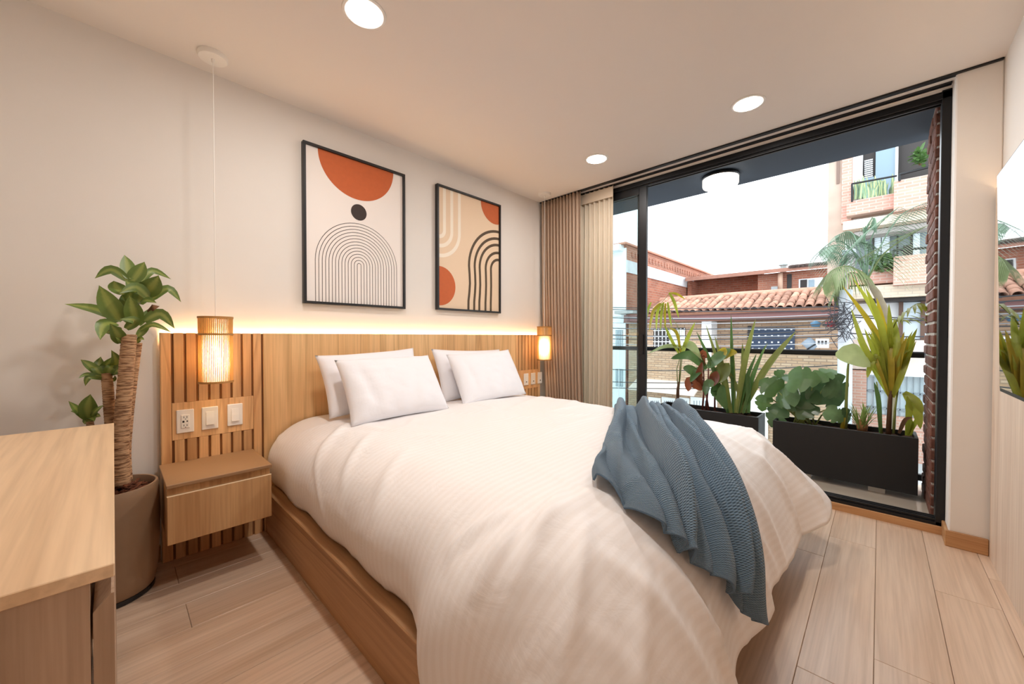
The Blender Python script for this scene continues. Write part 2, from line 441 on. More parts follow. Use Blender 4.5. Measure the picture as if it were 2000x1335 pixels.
# ================================================================ HEADBOARD
hb = empty('headboard', (1.6, 2.6, 0), 'long oak headboard wall panel with slatted ends lit from behind its top', 'headboard')
ZH = 1.157; YP = 2.58
MB().box((.6012, YP, 0), (2.7378, 2.594, ZH), .002).build('panel', OAK_HEAD, hb)
for (xa, xb, n) in ((.161, .601, 9), (2.738, 3.125, 8)):
    MB().box((xa, 2.590, 0), (xb, 2.598, ZH-.002)).build('backing', OAK_SHADED, hb)
    MB().box((xa-.002, 2.582, 0), (xa, 2.615, ZH)).build('edge_strip', OAK_SLAT, hb)
    pit = (xb-xa)/n
    for k in range(n):
        s0 = xa + pit*k; s1 = s0 + pit*.79
        if 0 < k < n-1:
            MB().box((s0, YP, .80), (s1, 2.590, ZH), .0015).build('slat', OAK_SLAT, hb)
            MB().box((s0, YP, 0), (s1, 2.590, .61), .0015).build('slat', OAK_SLAT, hb)
        else:
            MB().box((s0, YP, 0), (s1, 2.590, ZH), .0015).build('slat', OAK_SLAT, hb)
    MB().box((xa+pit*.82, YP-.001, .61), (xb-pit*1.02, 2.590, .80), .0015).build('switch_board', OAK_SLAT, hb)
MB().box((.165, 2.599, ZH-.022), (3.12, 2.604, ZH-.014)).build('led_strip', glow('led_warm', (1, .62, .27), 88), hb, label='glowing warm light strip')

# ---- sockets and switches
PLATE = plain('switch_plate', (240, 236, 230), .3, var=.01); SLOT = plain('socket_slot', (40, 36, 32), .6)
def wall_plate(xc, zc, kind, label, name, cat, group=None):
    o = empty(name, (xc, YP-.001, zc), label, cat, group); y = YP-.001
    MB().box((xc-.035, y-.007, zc-.060), (xc+.035, y, zc+.060), .003).build('plate', PLATE, o)
    if kind == 'socket':
        MB().box((xc-.017, y-.010, zc-.034), (xc+.017, y-.007, zc+.034), .002).build('socket_face', PLATE, o)
        for dz in (.021, -.021):
            for dx in (-.006, .006):
                MB().box((xc+dx-.0012, y-.0106, zc+dz-.004), (xc+dx+.0012, y-.0098, zc+dz+.005)).build('slot', SLOT, o)
            MB().lathe((0, 0, 0), [(.0025, -.0004), (.0025, .0004)], 10)
            MB().box((xc-.002, y-.0106, zc+dz-.011), (xc+.002, y-.0098, zc+dz-.0075)).build('slot', SLOT, o)
        MB().box((xc-.012, y-.0106, zc-.006), (xc-.004, y-.0098, zc+.004)).build('usb_port', SLOT, o)
        MB().box((xc+.004, y-.0106, zc-.003), (xc+.010, y-.0098, zc+.003)).build('usb_port', SLOT, o)
    elif kind == 'switch':
        rk = MB().prism([(xc-.017, y-.007, zc-.034), (xc-.017, y-.0145, zc-.034), (xc-.017, y-.0125, zc), (xc-.017, y-.009, zc+.034), (xc-.017, y-.007, zc+.034)], (.034, 0, 0))
        rk.build('rocker', PLATE, o)
    else:
        MB().box((xc-.017, y-.010, zc-.034), (xc+.017, y-.007, zc+.034), .002).build('socket_face', PLATE, o)
        MB().box((xc-.007, y-.0106, zc-.030), (xc+.007, y-.0098, zc-.020)).build('slot', SLOT, o)
    return o
wall_plate(.252, .703, 'socket', 'white power socket with two outlets above the bedside drawer', 'power_socket', 'socket')
wall_plate(.353, .704, 'switch', 'white rocker switch next to the power socket with two outlets', 'light_switch', 'switch')
wall_plate(.463, .706, 'switch', 'white rocker switch next to the plain oak panel, above the bedside drawer', 'light_switch', 'switch')
for px, k, nm, lb, ct in ((1027, 'plug', 'power_socket', 'white wall plate nearest the pillows on the far slatted end', 'socket'),
                      (1040.8, 'plug', 'power_socket', 'middle white wall plate of three under the far pendant lamp', 'socket'),
                      (1053.8, 'plug', 'power_socket', 'white wall plate nearest the taupe curtain under the far pendant lamp', 'socket')):
    wall_plate(aty(px, 740, YP-.001).x, .706, k, lb, nm, ct)

# ================================================================ PENDANT LAMPS
BAMBOO = thin_cloth('bamboo_stick', (226, 186, 122), .3, 200); RING = plain('bamboo_ring', (178, 130, 70), .6)
PAPER = thin_cloth('lamp_paper', (255, 246, 228), .75, 300)
def pendant(label):
    o = empty('pendant_lamp', (0, 0, 0), label, 'pendant lamp', 'bamboo pendant lamps over the bedside')
    cn = MB().lathe((0, 0, H), [(.001, -.022), (.058, -.022), (.062, -.016), (.062, 0)], 32).build('canopy', WHITE_PL, o)
    sharp(cn)
    MB().lathe((0, 0, H), [(.004, -.04), (.007, -.036), (.008, -.022)], 10).build('cord_grip', WHITE_PL, o)
    zt, zb = 1.238, .905
    MB().tube([(0, 0, H-.03), (0, 0, 1.14)], .0022, 6).build('cord', WHITE_PL, o)
    st = MB()
    for k in range(56):
        a = 2*PI*k/56; rr = .070; h = .0016
        c, s_ = math.cos(a), math.sin(a)
        p = V((rr*c, rr*s_, 0)); t = V((-s_, c, 0))*h; n_ = V((c, s_, 0))*h
        st.prism([(p+t+n_) + V((0, 0, zb)), (p-t+n_) + V((0, 0, zb)), (p-t-n_) + V((0, 0, zb)), (p+t-n_) + V((0, 0, zb))], (0, 0, zt-zb))
    st.build('shade_sticks', BAMBOO, o, kind='stuff')
    for z in (zt-.003, 1.150, zb+.003):
        MB().lathe((0, 0, z), [(.0725, -.005), (.0740, -.005), (.0740, .005), (.0725, .005), (.0725, -.005)], 36, True).build('ring', RING, o)
    MB().lathe((0, 0, 0), [(.064, zb+.006), (.064, 1.148)], 36, True).build('shade_liner', PAPER, o, True)
    b = MB().lathe((0, 0, 1.035), [(.001, -.05), (.018, -.044), (.028, -.025), (.029, -.008), (.022, .018), (.014, .04), (.013, .06), (.001, .06)], 16).build('bulb', glow('bulb_warm', (1, .76, .46), 75), o, True)
    MB().lathe((0, 0, 1.095), [(.015, 0), (.016, .04), (.006, .05)], 16).build('lamp_holder', WHITE_PL, o)
    return o
p1 = pendant('bamboo pendant lamp hanging over the bedside drawer near the potted plant')
p1.location = (.362, 2.446, 0)
p2 = copy_tree(p1); p2['label'] = 'bamboo pendant lamp hanging in front of the taupe curtain'
p2.location = (2.985, 2.42, 0)
p1.rotation_euler = (0, 0, .06)

# ================================================================ DOWNLIGHTS
def downlight(x, y, label):
    o = empty('downlight', (x, y, H), label, 'ceiling light', 'round recessed ceiling lights')
    MB().lathe((x, y, H), [(.072, -.004), (.072, -.006), (.090, -.004), (.092, 0), (.072, 0)], 40, True).build('trim_ring', WHITE_PL, o, True)
    MB().lathe((x, y, H), [(.001, -.0035), (.0725, -.0035)], 40, True).build('diffuser', glow('led_panel', WARM, LAMP_W/(PI*PI*.0725**2)), o)
downlight(.778, 1.648, 'round ceiling light nearest the framed pictures, above the bed')
downlight(2.693, .594, 'round ceiling light nearest the screen wall by the balcony opening')
downlight(2.690, 1.648, 'small looking round ceiling light nearest the cream sheer curtain')
downlight(.778, .594, 'round ceiling light above the foot of the bed on the dresser side')

# ================================================================ FRAMED PICTURES
ORANGE = plain('orange_ink', (196, 98, 50), .7, var=.08, scale=40); DARKINK = plain('dark_ink', (58, 46, 42), .7)
PRINTW = plain('print_paper', (240, 232, 226), .6, var=.01); PRINTB = plain('beige_print_paper', (232, 206, 176), .6, var=.02)
CREAMINK = plain('cream_ink', (246, 234, 216), .6); OLIVE = plain('brown_ink', (84, 68, 50), .7)
def strip2d(pts, wd_, y):
    """flat band of constant width along 2-d points (x, z) at depth y"""
    mb = MB(); L_, R_ = [], []
    for i, p in enumerate(pts):
        a = pts[max(0, i-1)]; b = pts[min(len(pts)-1, i+1)]
        t = V((b[0]-a[0], b[1]-a[1])).normalized(); n = V((-t.y, t.x))*wd_/2
        L_.append((p[0]+n.x, y, p[1]+n.y)); R_.append((p[0]-n.x, y, p[1]-n.y))
    return mb.grid([L_, R_])
def clip_disc(cx, cz, r, x0, x1, z0, z1, y):
    """disc cut off by the print's edges"""
    pts = []
    for k in range(160):
        a = 2*PI*k/160; pts.append((min(max(cx+r*math.cos(a), x0), x1), y, min(max(cz+r*math.sin(a), z0), z1)))
    out = [pts[0]]
    for p in pts[1:]:
        if (V(p)-V(out[-1])).length > 1e-5: out.append(p)
    return MB().poly(out)
def picture(x0, x1, z0, z1, label):
    o = empty('framed_picture', ((x0+x1)/2, YB, z0), label, 'picture', 'abstract prints over the bed')
    t = .016; ya, yb = YB-.036, YB
    MB().box((x0, ya, z1-t), (x1, yb, z1), .001).build('frame_bar', BLACK, o); MB().box((x0, ya, z0), (x1, yb, z0+t), .001).build('frame_bar', BLACK, o)
    MB().box((x0, ya, z0+t), (x0+t, yb, z1-t), .001).build('frame_bar', BLACK, o); MB().box((x1-t, ya, z0+t), (x1, yb, z1-t), .001).build('frame_bar', BLACK, o)
    return o, x0+t, x1-t, z0+t, z1-t
o, a, b, c, d = picture(.824, 1.531, 1.347, 2.356, 'larger framed print with an orange half circle over thin black arches on white')
yp = YB-.020
MB().box((a, yp, c), (b, YB-.002, d)).build('print', PRINTW, o)
clip_disc(1.178, 2.342, .263, a, b, c, d, yp-.0006).build('orange_half_disc', ORANGE, o, label='orange half circle')
clip_disc(1.181, 1.994, .055, a, b, c, d, yp-.0006).build('black_dot', DARKINK, o, label='dark brown dot')
cx = 1.181; cz = 1.63
for k in range(14):
    r = .285 - k*.0209
    pts = [(cx-r, c+.001)] + [(cx-r, c+(cz-c)*t/4) for t in range(1, 4)] + [(cx-r*math.cos(PI*i/28), cz+r*math.sin(PI*i/28)) for i in range(29)] + [(cx+r, c+(cz-c)*t/4) for t in (3, 2, 1)] + [(cx+r, c+.001)]
    strip2d(pts, .0036, yp-.0006).build('arch_line', DARKINK, o)
o, a, b, c, d = picture(1.822, 2.541, 1.358, 2.376, 'smaller looking framed beige print with brown rainbow and orange corner circles')
MB().box((a, yp, c), (b, YB-.002, d)).build('print', PRINTB, o)
clip_disc(2.475, 2.36, .175, a, b, c, d, yp-.0006).build('orange_disc', ORANGE, o, label='orange quarter circle')
clip_disc(1.853, 1.555, .16, a, b, c, d, yp-.0006).build('orange_disc', ORANGE, o, label='orange half circle')
cx = 2.524; cz = 1.76
for k, r in enumerate((.362, .297, .238, .165, .10)):
    pts = [(cx-r*(1.02), c+.001)] + [(cx-r*(1+.03*math.cos(t)), c+(cz-c)*t/5) for t in range(1, 5)] + [(cx-r*math.cos(PI/2*i/16), cz+r*math.sin(PI/2*i/16)) for i in range(17)]
    strip2d([(min(p[0], b-.0005), p[1]) for p in pts], .024, yp-.0006).build('rainbow_band', OLIVE, o)
for r in (.21, .13, .055):
    pts = [(1.846+r*math.sin(PI/2*i/14), 2.012-r*math.cos(PI/2*i/14)) for i in range(15)] + [(1.846+r, 2.012+(d-2.012)*t/6) for t in range(1, 7)]
    strip2d(pts, .030, yp-.0006).build('cream_band', CREAMINK, o)

# ================================================================ BED
bed = empty('bed', (1.66, 1.5, 0), 'low oak platform bed frame under the white duvet', 'bed')
MB().box((.607, .46, 0), (.632, 2.578, .222), .002).build('side_board', OAK_BED, bed)
MB().box((2.705, .46, 0), (2.730, 2.578, .222), .002).build('side_board', OAK_BED, bed)
MB().box((.632, .46, 0), (2.705, .485, .222), .002).build('foot_board', OAK_BED, bed)
MB().box((.596, .45, .222), (.665, 2.578, .258), .004).build('top_rail', OAK_BED, bed)
MB().box((2.672, .45, .222), (2.741, 2.578, .258), .004).build('top_rail', OAK_BED, bed)
MB().box((.665, .45, .222), (2.672, .52, .258), .004).build('top_rail', OAK_BED, bed)
MB().box((.640, .50, .10), (2.700, 2.575, .245)).build('base_panel', OAK_SHADED, bed)
LINEN = plain('white_linen', (242, 238, 236), .75, var=.01, sheen=.1)
MB().box((.72, .62, .258), (2.62, 2.565, .53), .06).build('mattress', LINEN, bed)

# ---- duvet: cloth draped over the mattress, given by flattened cloth coordinates p, q
X0, X1, Y1, YH, ZT = .96, 2.36, .785, 2.555, .635
def ss(a, b, x):
    t = min(1, max(0, (x-a)/(b-a))); return t*t*(3-2*t)
LEFT, RIGHT, FOOT, HANG = (.74, 2.2), (.55, 1.40), (.66, 1.30), (.66, 1.60)
def prof(d, L, th):
    o = w_ = 0.0; h = d/24
    for i in range(24):
        a = th*ss(0, L, (i+.5)*h); o += math.cos(a)*h; w_ += math.sin(a)*h
    return o, w_
def base_S(p, q):
    cx = min(max(p, X0), X1); cy = max(q, Y1); dx = p-cx; dy = q-cy; d = math.hypot(dx, dy)
    z = ZT + .03*math.sin(PI*min(1, max(0, (p-X0+.2)/(X1-X0+.4))))*ss(YH+.1, YH-.5, q)
    if d < 1e-6: return V((p, q, z))
    w_ = dy*dy/(d*d); c = 0
    if dx < 0:
        k = ss(1.10, .82, q); side = [LEFT[i]*(1-k)+HANG[i]*k for i in (0, 1)]
    else:
        side = RIGHT; c = -2*dx*dy/(d*d)
    L = side[0]*(1-w_)+FOOT[0]*w_; th = side[1]*(1-w_)+FOOT[1]*w_ - .57*c
    o, dn = prof(d, L, th)
    return V((cx+dx/d*o, cy+dy/d*o, z-dn))
def base_N(p, q):
    e = .004
    return (base_S(p+e, q)-base_S(p-e, q)).cross(base_S(p, q+e)-base_S(p, q-e)).normalized()
def ridge(p, q, a, b, wd_, h):
    """one soft crease along the segment a-b"""
    a = V(a); b = V(b); ab = b-a; t = (V((p, q))-a).dot(ab)/ab.length_squared
    tt = min(1, max(0, t)); d = (V((p, q))-(a+ab*tt)).length
    return h*math.exp(-(d/wd_)**2)*(.35+.65*math.sin(PI*min(1, max(0, t*.9+.05))))
CREASES = [((1.02, .42), (1.18, -.02), .022, .020), ((.86, .50), (1.02, .10), .03, .014), ((.80, .78), (.62, .86), .02, .016), ((.80, .72), (.58, .70), .02, .016),
           ((.98, .72), (.66, .62), .022, .014), ((.90, .58), (.60, .42), .025, .014), ((1.05, .66), (.80, .66), .03, .010), ((.92, .40), (.62, .18), .03, .012),
           ((2.45, .60), (2.72, .40), .03, .014), ((2.42, .46), (2.62, .10), .028, .016), ((2.2, .40), (2.32, .04), .03, .012), ((1.85, .35), (1.95, .0), .035, .010),
           ((1.55, .25), (1.62, -.02), .03, .010), ((2.5, .9), (2.8, .7), .03, .010), ((1.0, 2.2), (.62, 1.9), .03, .010), ((.9, 1.5), (.6, 1.3), .03, .008),
           ((2.0, 1.5), (2.6, 1.75), .03, .008), ((1.8, 1.75), (2.6, 2.05), .03, .008), ((1.5, 1.2), (2.2, 1.25), .035, .006), ((.9, 1.85), (.62, 1.6), .025, .010)]
def wrinkle(p, q):
    h = .010*noise.noise(V((p*1.6, q*2.2, 1.3))) + .004*noise.noise(V((p*5+q*3, q*5-p*2, 4.1)))
    h += .016*(.10-min(.10, abs(noise.noise(V((p*2.3+q*1.1, q*2.6-p*.8, 9.3))))))/.10*(.5+noise.noise(V((p*1.1, q*1.1, 2.2))))*.6
    for c in CREASES: h += 1.35*ridge(p, q, *c)
    # hanging edges ripple
    f = max(0, Y1-.35-q); h += (.024 - .014*ss(1.5, 1.9, p))*min(1, f*2.2)*math.sin(p*9+1.2*math.sin(p*4))
    g = max(0, p-X1-.2); h += .03*min(1, g*2)*math.sin(q*11)
    l = max(0, X0-.18-p); h += (.006 if q > .95 else .02)*min(1, l*4)*math.sin(q*14+p*6)
    return h
def S(p, q): return base_S(p, q) + base_N(p, q)*wrinkle(p, q)
def duvet_mesh():
    NP, NQ = 170, 170; rows = []; uvs = []
    for i in range(NP+1):
        row = []; ur = []
        for j in range(NQ+1):
            s, t = i/NP, j/NQ
            q = (Y1-.80) + (YH - Y1+.80)*t
            lo = X0-.605 - .22*ss(.98, .80, q)
            hi = X1+.56 - .12*ss(.5, .0, q)
            p = lo + (hi-lo)*s
            q2 = q + (.10*ss(2.55, 2.92, p)*ss(.35, -.02, q))
            row.append(S(p, q2)); ur.append((p, q2))
        rows.append(row); uvs.append(ur)
    return MB().grid(rows, uvs)
def satin():
    m, nt, b = new_mat('striped_satin'); L = nt.links.new
    uv = N(nt, 'ShaderNodeUVMap'); sp = N(nt, 'ShaderNodeSeparateXYZ'); L(uv.outputs[0], sp.inputs[0])
    ml = N(nt, 'ShaderNodeMath', operation='MULTIPLY'); ml.inputs[1].default_value = 2*PI/.030; L(sp.outputs[1], ml.inputs[0])
    sn = N(nt, 'ShaderNodeMath', operation='SINE'); L(ml.outputs[0], sn.inputs[0])
    r = N(nt, 'ShaderNodeMapRange'); r.inputs[1].default_value = -.4; r.inputs[2].default_value = .4; L(sn.outputs[0], r.inputs[0])
    mx = N(nt, 'ShaderNodeMix', data_type='RGBA'); mx.inputs[6].default_value = (*lin((242, 238, 236)), 1); mx.inputs[7].default_value = (*lin((245, 242, 241)), 1)
    L(r.outputs[0], mx.inputs[0]); L(mx.outputs[2], b.inputs['Base Color'])
    rr = N(nt, 'ShaderNodeMapRange'); rr.inputs[3].default_value = .58; rr.inputs[4].default_value = .49; L(r.outputs[0], rr.inputs[0]); L(rr.outputs[0], b.inputs['Roughness'])
    b.inputs['Sheen Weight'].default_value = .15; b.inputs['Specular IOR Level'].default_value = .35
    tc = N(nt, 'ShaderNodeTexCoord'); n2 = N(nt, 'ShaderNodeTexNoise'); n2.inputs['Scale'].default_value = 9; n2.inputs['Detail'].default_value = 5; n2.inputs['Distortion'].default_value = 1.2
    L(tc.outputs['Object'], n2.inputs['Vector'])
    bp = N(nt, 'ShaderNodeBump'); bp.inputs['Strength'].default_value = .16; bp.inputs['Distance'].default_value = .02; L(n2.outputs[0], bp.inputs['Height']); L(bp.outputs[0], b.inputs['Normal'])
    return m
dv = duvet_mesh().build('duvet', satin(), None, True, 'white satin striped duvet spread over the whole bed', 'duvet')
md = dv.modifiers.new('thick', 'SOLIDIFY'); md.thickness = .012; md.offset = -1

# ---- pillows
PILLOW = plain('pillow_cotton', (242, 242, 247), .7, var=.01, bump=.35, bscale=13, sheen=.1)
def pillow(bl, br, tl, tr, thick, seed, label):
    bl, br, tl, tr = map(V, (bl, br, tl, tr)); r = random.Random(seed)
    nrm = (br-bl).cross(tl-bl).normalized()
    NU, NV = 36, 26; sides = []
    for sgn in (1, -1):
        rows = []
        for i in range(NU+1):
            row = []
            for j in range(NV+1):
                a, b = i/NU*2-1, j/NV*2-1
                # edges drawn in between the corners
                pa = a*(1-.045*(1-b*b)*abs(a)**3*0 - .05*(1-b**2)*abs(a)**6); pb = b*(1-.07*(1-a**2)*abs(b)**6)
                s, t = (pa+1)/2, (pb+1)/2
                P = (bl*(1-s)+br*s)*(1-t) + (tl*(1-s)+tr*s)*t
                th = thick*max(0, 1-abs(a)**3.2)**.55*max(0, 1-abs(b)**3.0)**.55
                th *= 1+.10*noise.noise(V((a*1.3+seed, b*1.5, sgn)))
                wr = .006*noise.noise(V((a*3.5+seed, b*7+a*2, sgn*3)))*(1-max(abs(a), abs(b))**4)
                wr += (.0055*math.sin(a*17+3*noise.noise(V((a*2, b*2, seed)))+seed)*max(0, -b-.15)**.8 + .005*math.sin(b*9+a*5+seed*2)*max(0, abs(a)-.45) - .010*math.exp(-((a+.62+.12*b)/.09)**2)*(1-b*b) - .008*math.exp(-((a-.3-.25*b)/.11)**2)*max(0, .5-b)*.8)*(1-max(abs(a), abs(b))**6)
                row.append(P + nrm*(sgn*(th*.5)+wr))
            rows.append(row)
        sides.append(rows)
    mb = MB(); mb.grid(sides[0]); mb.grid([row[::-1] for row in sides[1]])
    o = mb.build('pillow', PILLOW, None, True, label, 'pillow', 'white bed pillows')
    bm = bmesh.new(); bm.from_mesh(o.data); bmesh.ops.remove_doubles(bm, verts=bm.verts[:], dist=.0008); bmesh.ops.recalc_face_normals(bm, faces=bm.faces[:]); bm.to_mesh(o.data); bm.free()
    for p in o.data.polygons: p.use_smooth = True
    return o
def P_(u, v, Y): return aty(u, v, Y)
pillow(P_(643, 818, 2.30), P_(830, 785, 2.30), P_(615, 694, 2.46), P_(807, 679, 2.46), .15, 1, 'white pillow leaning behind another at the bedside drawer end')
pillow(P_(686, 833, 2.05), P_(878, 799, 2.06), P_(653, 703, 2.28), P_(836, 693, 2.28), .17, 2, 'plump white front pillow nearest the bedside drawer')
pillow(P_(864, 786, 2.34), P_(1012, 762, 2.34), P_(842, 681, 2.48), P_(975, 682, 2.48), .12, 3, 'white pillow leaning behind another at the curtain end')
pillow(P_(905, 794, 2.12), P_(1028, 769, 2.13), P_(871, 692, 2.33), P_(993, 682, 2.33), .14, 4, 'white front pillow nearest the taupe curtain')

# ---- knitted throw
def bez(pts, t):
    """catmull-rom through pts"""
    n = len(pts)-1; f = min(t*n, n-1e-6); i = int(f); f -= i
    p0, p1, p2, p3 = [V(pts[min(max(k, 0), n)]) for k in (i-1, i, i+1, i+2)]
    return .5*((2*p1)+(p2-p0)*f+(2*p0-5*p1+4*p2-p3)*f*f+(3*p1-p0-3*p2+p3)*f**3)
TL_ = [(2.62, 1.42), (2.40, 1.315), (1.98, 1.09), (1.56, .895), (1.30, .77), (1.16, .72), (1.085, .675)]
TR_ = [(2.64, .95), (2.43, .90), (2.17, .765), (1.87, .60), (1.65, .455), (1.50, .325), (1.42, .18), (1.385, .065)]
TH_ = [(1.085, .675), (1.065, .60), (1.05, .525), (1.06, .455), (1.085, .40), (1.10, .365), (1.16, .30), (1.20, .235), (1.27, .20), (1.28, .15), (1.325, .095), (1.385, .065)]
TB_ = [(2.62, 1.42), (2.64, 1.18), (2.64, .95)]
def coons(s, t):
    l, r, b, h = bez(TL_, t), bez(TR_, t), bez(TB_, s), bez(TH_, s)
    c00, c10, c01, c11 = V(TB_[0]), V(TB_[-1]), V(TH_[0]), V(TH_[-1])
    return l*(1-s)+r*s + b*(1-t)+h*t - (c00*(1-s)*(1-t)+c10*s*(1-t)+c01*(1-s)*t+c11*s*t)
def throw_mesh():
    NS, NT = 260, 120; rows = []; uvs = []
    for i in range(NS+1):
        s = i/NS; row = []; ur = []
        for j in range(NT+1):
            t = j/NT
            p = coons(min(1, max(0, s + .014*math.sin(2*PI*s*7.5+2*t))), t)
            # folds fan out from the gathered back edge: rounded tubes with sharp valleys, uneven in width and height
            ph = .15 + s*8.6 + .42*math.sin(s*7.3+1.1+.8*t) + .55*t*noise.noise(V((s*2.6, t*1.7, 7))) + .30*math.sin(t*3.4+s*5)*t
            idx = math.floor(ph); f = abs(math.sin(PI*ph))**(.8+.5*t)
            var = .84 + .42*math.sin(idx*2.39+.6) + .30*math.sin(t*4.2+idx*1.7)
            amp = (.036 + .066*ss(.04, .32, t))*(1-.55*ss(.70, 1, t))*(1-.4*ss(.86, 1, s))*(.35+.65*ss(0, .15, s))
            h = .010 + amp*f*var + .010*noise.noise(V((s*7, t*6, 5)))*(.2+t) + .022*ss(.35, .8, t)*(.5+.5*math.sin(2*PI*(s*3.3+.25*t)))
            for (a_, b_, w2, h2) in (((.16, .34), (.07, .62), .022, .024), ((.22, .30), (.30, .55), .020, .020), ((.62, .42), (.70, .75), .022, .022), ((.40, .55), (.46, .92), .024, .022), ((.80, .35), (.86, .60), .018, .018)):
                h += ridge(s, t, a_, b_, w2, h2)
            edge = min(1, s/.03, (1-s)/.03); h = .012 + (h-.012)*(.35+.65*edge)
            q = base_S(p.x, p.y) + base_N(p.x, p.y)*(max(wrinkle(p.x, p.y), 0)+max(h, .008))
            row.append(q); ur.append((s*1.25, t*1.55))
        rows.append(row); uvs.append(ur)
    return MB().grid(rows, uvs)
def knit():
    m, nt, b = new_mat('blue_grey_knit'); L = nt.links.new
    uv = N(nt, 'ShaderNodeUVMap'); sp = N(nt, 'ShaderNodeSeparateXYZ'); L(uv.outputs[0], sp.inputs[0])
    def wave(out, per, ph=0):
        ml = N(nt, 'ShaderNodeMath', operation='MULTIPLY'); ml.inputs[1].default_value = 2*PI/per; L(out, ml.inputs[0])
        ad = N(nt, 'ShaderNodeMath', operation='ADD'); ad.inputs[1].default_value = ph; L(ml.outputs[0], ad.inputs[0])
        sn = N(nt, 'ShaderNodeMath', operation='SINE'); L(ad.outputs[0], sn.inputs[0]); return sn
    a, c = wave(sp.outputs[0], .0125), wave(sp.outputs[1], .0105)
    mm = N(nt, 'ShaderNodeMath', operation='MULTIPLY'); L(a.outputs[0], mm.inputs[0]); L(c.outputs[0], mm.inputs[1])
    r = N(nt, 'ShaderNodeMapRange'); r.inputs[1].default_value = -1; r.inputs[2].default_value = 1; L(mm.outputs[0], r.inputs[0])
    mx = N(nt, 'ShaderNodeMix', data_type='RGBA'); mx.inputs[6].default_value = (*lin((82, 106, 126)), 1); mx.inputs[7].default_value = (*lin((134, 159, 178)), 1)
    L(r.outputs[0], mx.inputs[0]); L(mx.outputs[2], b.inputs['Base Color'])
    b.inputs['Roughness'].default_value = .95; b.inputs['Specular IOR Level'].default_value = .1; b.inputs['Sheen Weight'].default_value = .25
    bp = N(nt, 'ShaderNodeBump'); bp.inputs['Strength'].default_value = .8; bp.inputs['Distance'].default_value = .006; L(r.outputs[0], bp.inputs['Height']); L(bp.outputs[0], b.inputs['Normal'])
    return m
tw = throw_mesh().build('throw_blanket', knit(), None, True, 'blue grey knitted throw draped in folds over the corner of the bed', 'blanket')
mt = tw.modifiers.new('thick', 'SOLIDIFY'); mt.thickness = .007; mt.offset = 1; tw.data.materials.append(plain('knit_border', (88, 110, 130), .95, var=.1, scale=60)); mt.material_offset_rim = 1

# ================================================================ BEDSIDE DRAWER
ns = empty('nightstand', (.348, 2.39, .235), 'floating oak bedside drawer with a brown top fixed to the slatted headboard', 'nightstand')
MB().box((.150, 2.196, .482), (.546, 2.580, .498), .002).build('top', TAUPE, ns)
MB().box((.154, 2.222, .236), (.542, 2.580, .482), .001).build('body', OAK_STAND, ns)
dr = MB().box((.152, 2.200, .236), (.544, 2.2215, .446), .002).build('drawer', OAK_STAND, ns)
MB().prism([(.152, 2.200, .446), (.152, 2.204, .4485), (.152, 2.2215, .446)], (.392, 0, 0)).build('finger_edge', plain('edge_banding', (236, 208, 168), .4), dr)

# ================================================================ DRESSER
ds = empty('dresser', (-.28, 1.40, 0), 'oak dresser with a wide wooden top in front of the potted plant', 'dresser')
DX = -.002; DY0, DY1 = .776, 2.035; DZ = .82
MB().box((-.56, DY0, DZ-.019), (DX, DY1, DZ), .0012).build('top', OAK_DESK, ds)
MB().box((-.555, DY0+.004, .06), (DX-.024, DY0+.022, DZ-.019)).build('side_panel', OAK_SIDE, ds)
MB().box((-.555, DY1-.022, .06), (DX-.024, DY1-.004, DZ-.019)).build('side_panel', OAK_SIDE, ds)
MB().box((-.555, DY0+.022, .06), (DX-.060, DY1-.022, DZ-.06)).build('carcass', OAK_STAND, ds)
MB().box((-.54, DY0+.03, 0), (DX-.06, DY1-.03, .06)).build('plinth', BLACK, ds)
MB().box((DX-.0598, DY0+.023, DZ-.0595), (DX-.034, DY1-.023, DZ-.0195)).build('finger_rail', OAK_STAND, ds)
zt = DZ-.043
for k in range(3):
    h = .228
    z1 = zt-k*(h+.016); z0 = z1-h; mid = (DY0+DY1)/2
    for (ya, yb) in ((DY0+.004, mid-.002), (mid+.002, DY1-.004)):
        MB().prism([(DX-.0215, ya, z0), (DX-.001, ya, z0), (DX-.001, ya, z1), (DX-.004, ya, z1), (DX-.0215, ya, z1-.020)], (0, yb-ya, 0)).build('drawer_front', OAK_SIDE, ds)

# ================================================================ SCREEN AND ITS PANEL
tp = empty('media_panel', (1.3, -.43, 0), 'pale oak wall panel behind the wall mounted screen', 'panel')
xs = [-.5+k*.455 for k in range(9)]; xs[-1] = 3.135
for a, b in zip(xs, xs[1:]):
    MB().box((a+.0006, YF+.016, 0), (b-.0006, -.421, 1.90), .0008).build('panel_board', OAK_TV, tp)
MB().box((-.5, YF+.002, .02), (3.13, YF+.0155, 1.88)).build('batten', OAK_SHADED, tp)
MB().box((.2, YF+.003, 1.884), (3.12, YF+.007, 1.890)).build('led_strip', glow('led_warm_panel', (1, .66, .34), 22), tp, label='glowing warm light strip')
tv = empty('television', (1.9, -.40, .88), 'large wall mounted glossy black screen reflecting the balcony', 'television')
SCRN, nt, b = new_mat('screen_glass'); b.inputs['Base Color'].default_value = (.006, .006, .007, 1); b.inputs['Roughness'].default_value = .02; b.inputs['IOR'].default_value = 2.1
b.inputs['Coat Weight'].default_value = 1; b.inputs['Coat Roughness'].default_value = .01; b.inputs['Coat IOR'].default_value = 1.8
x0, x1, z0, z1 = .94, 2.44, .925, 1.782
def tvy(z, d): return -.347 + (z-z0)*.019 - d
MB().prism([(x0, tvy(z0, .018), z0), (x0, tvy(z0, 0), z0), (x0, tvy(z1, 0), z1), (x0, tvy(z1, .028), z1)], (x1-x0, 0, 0)).build('bezel', BLACK, tv)
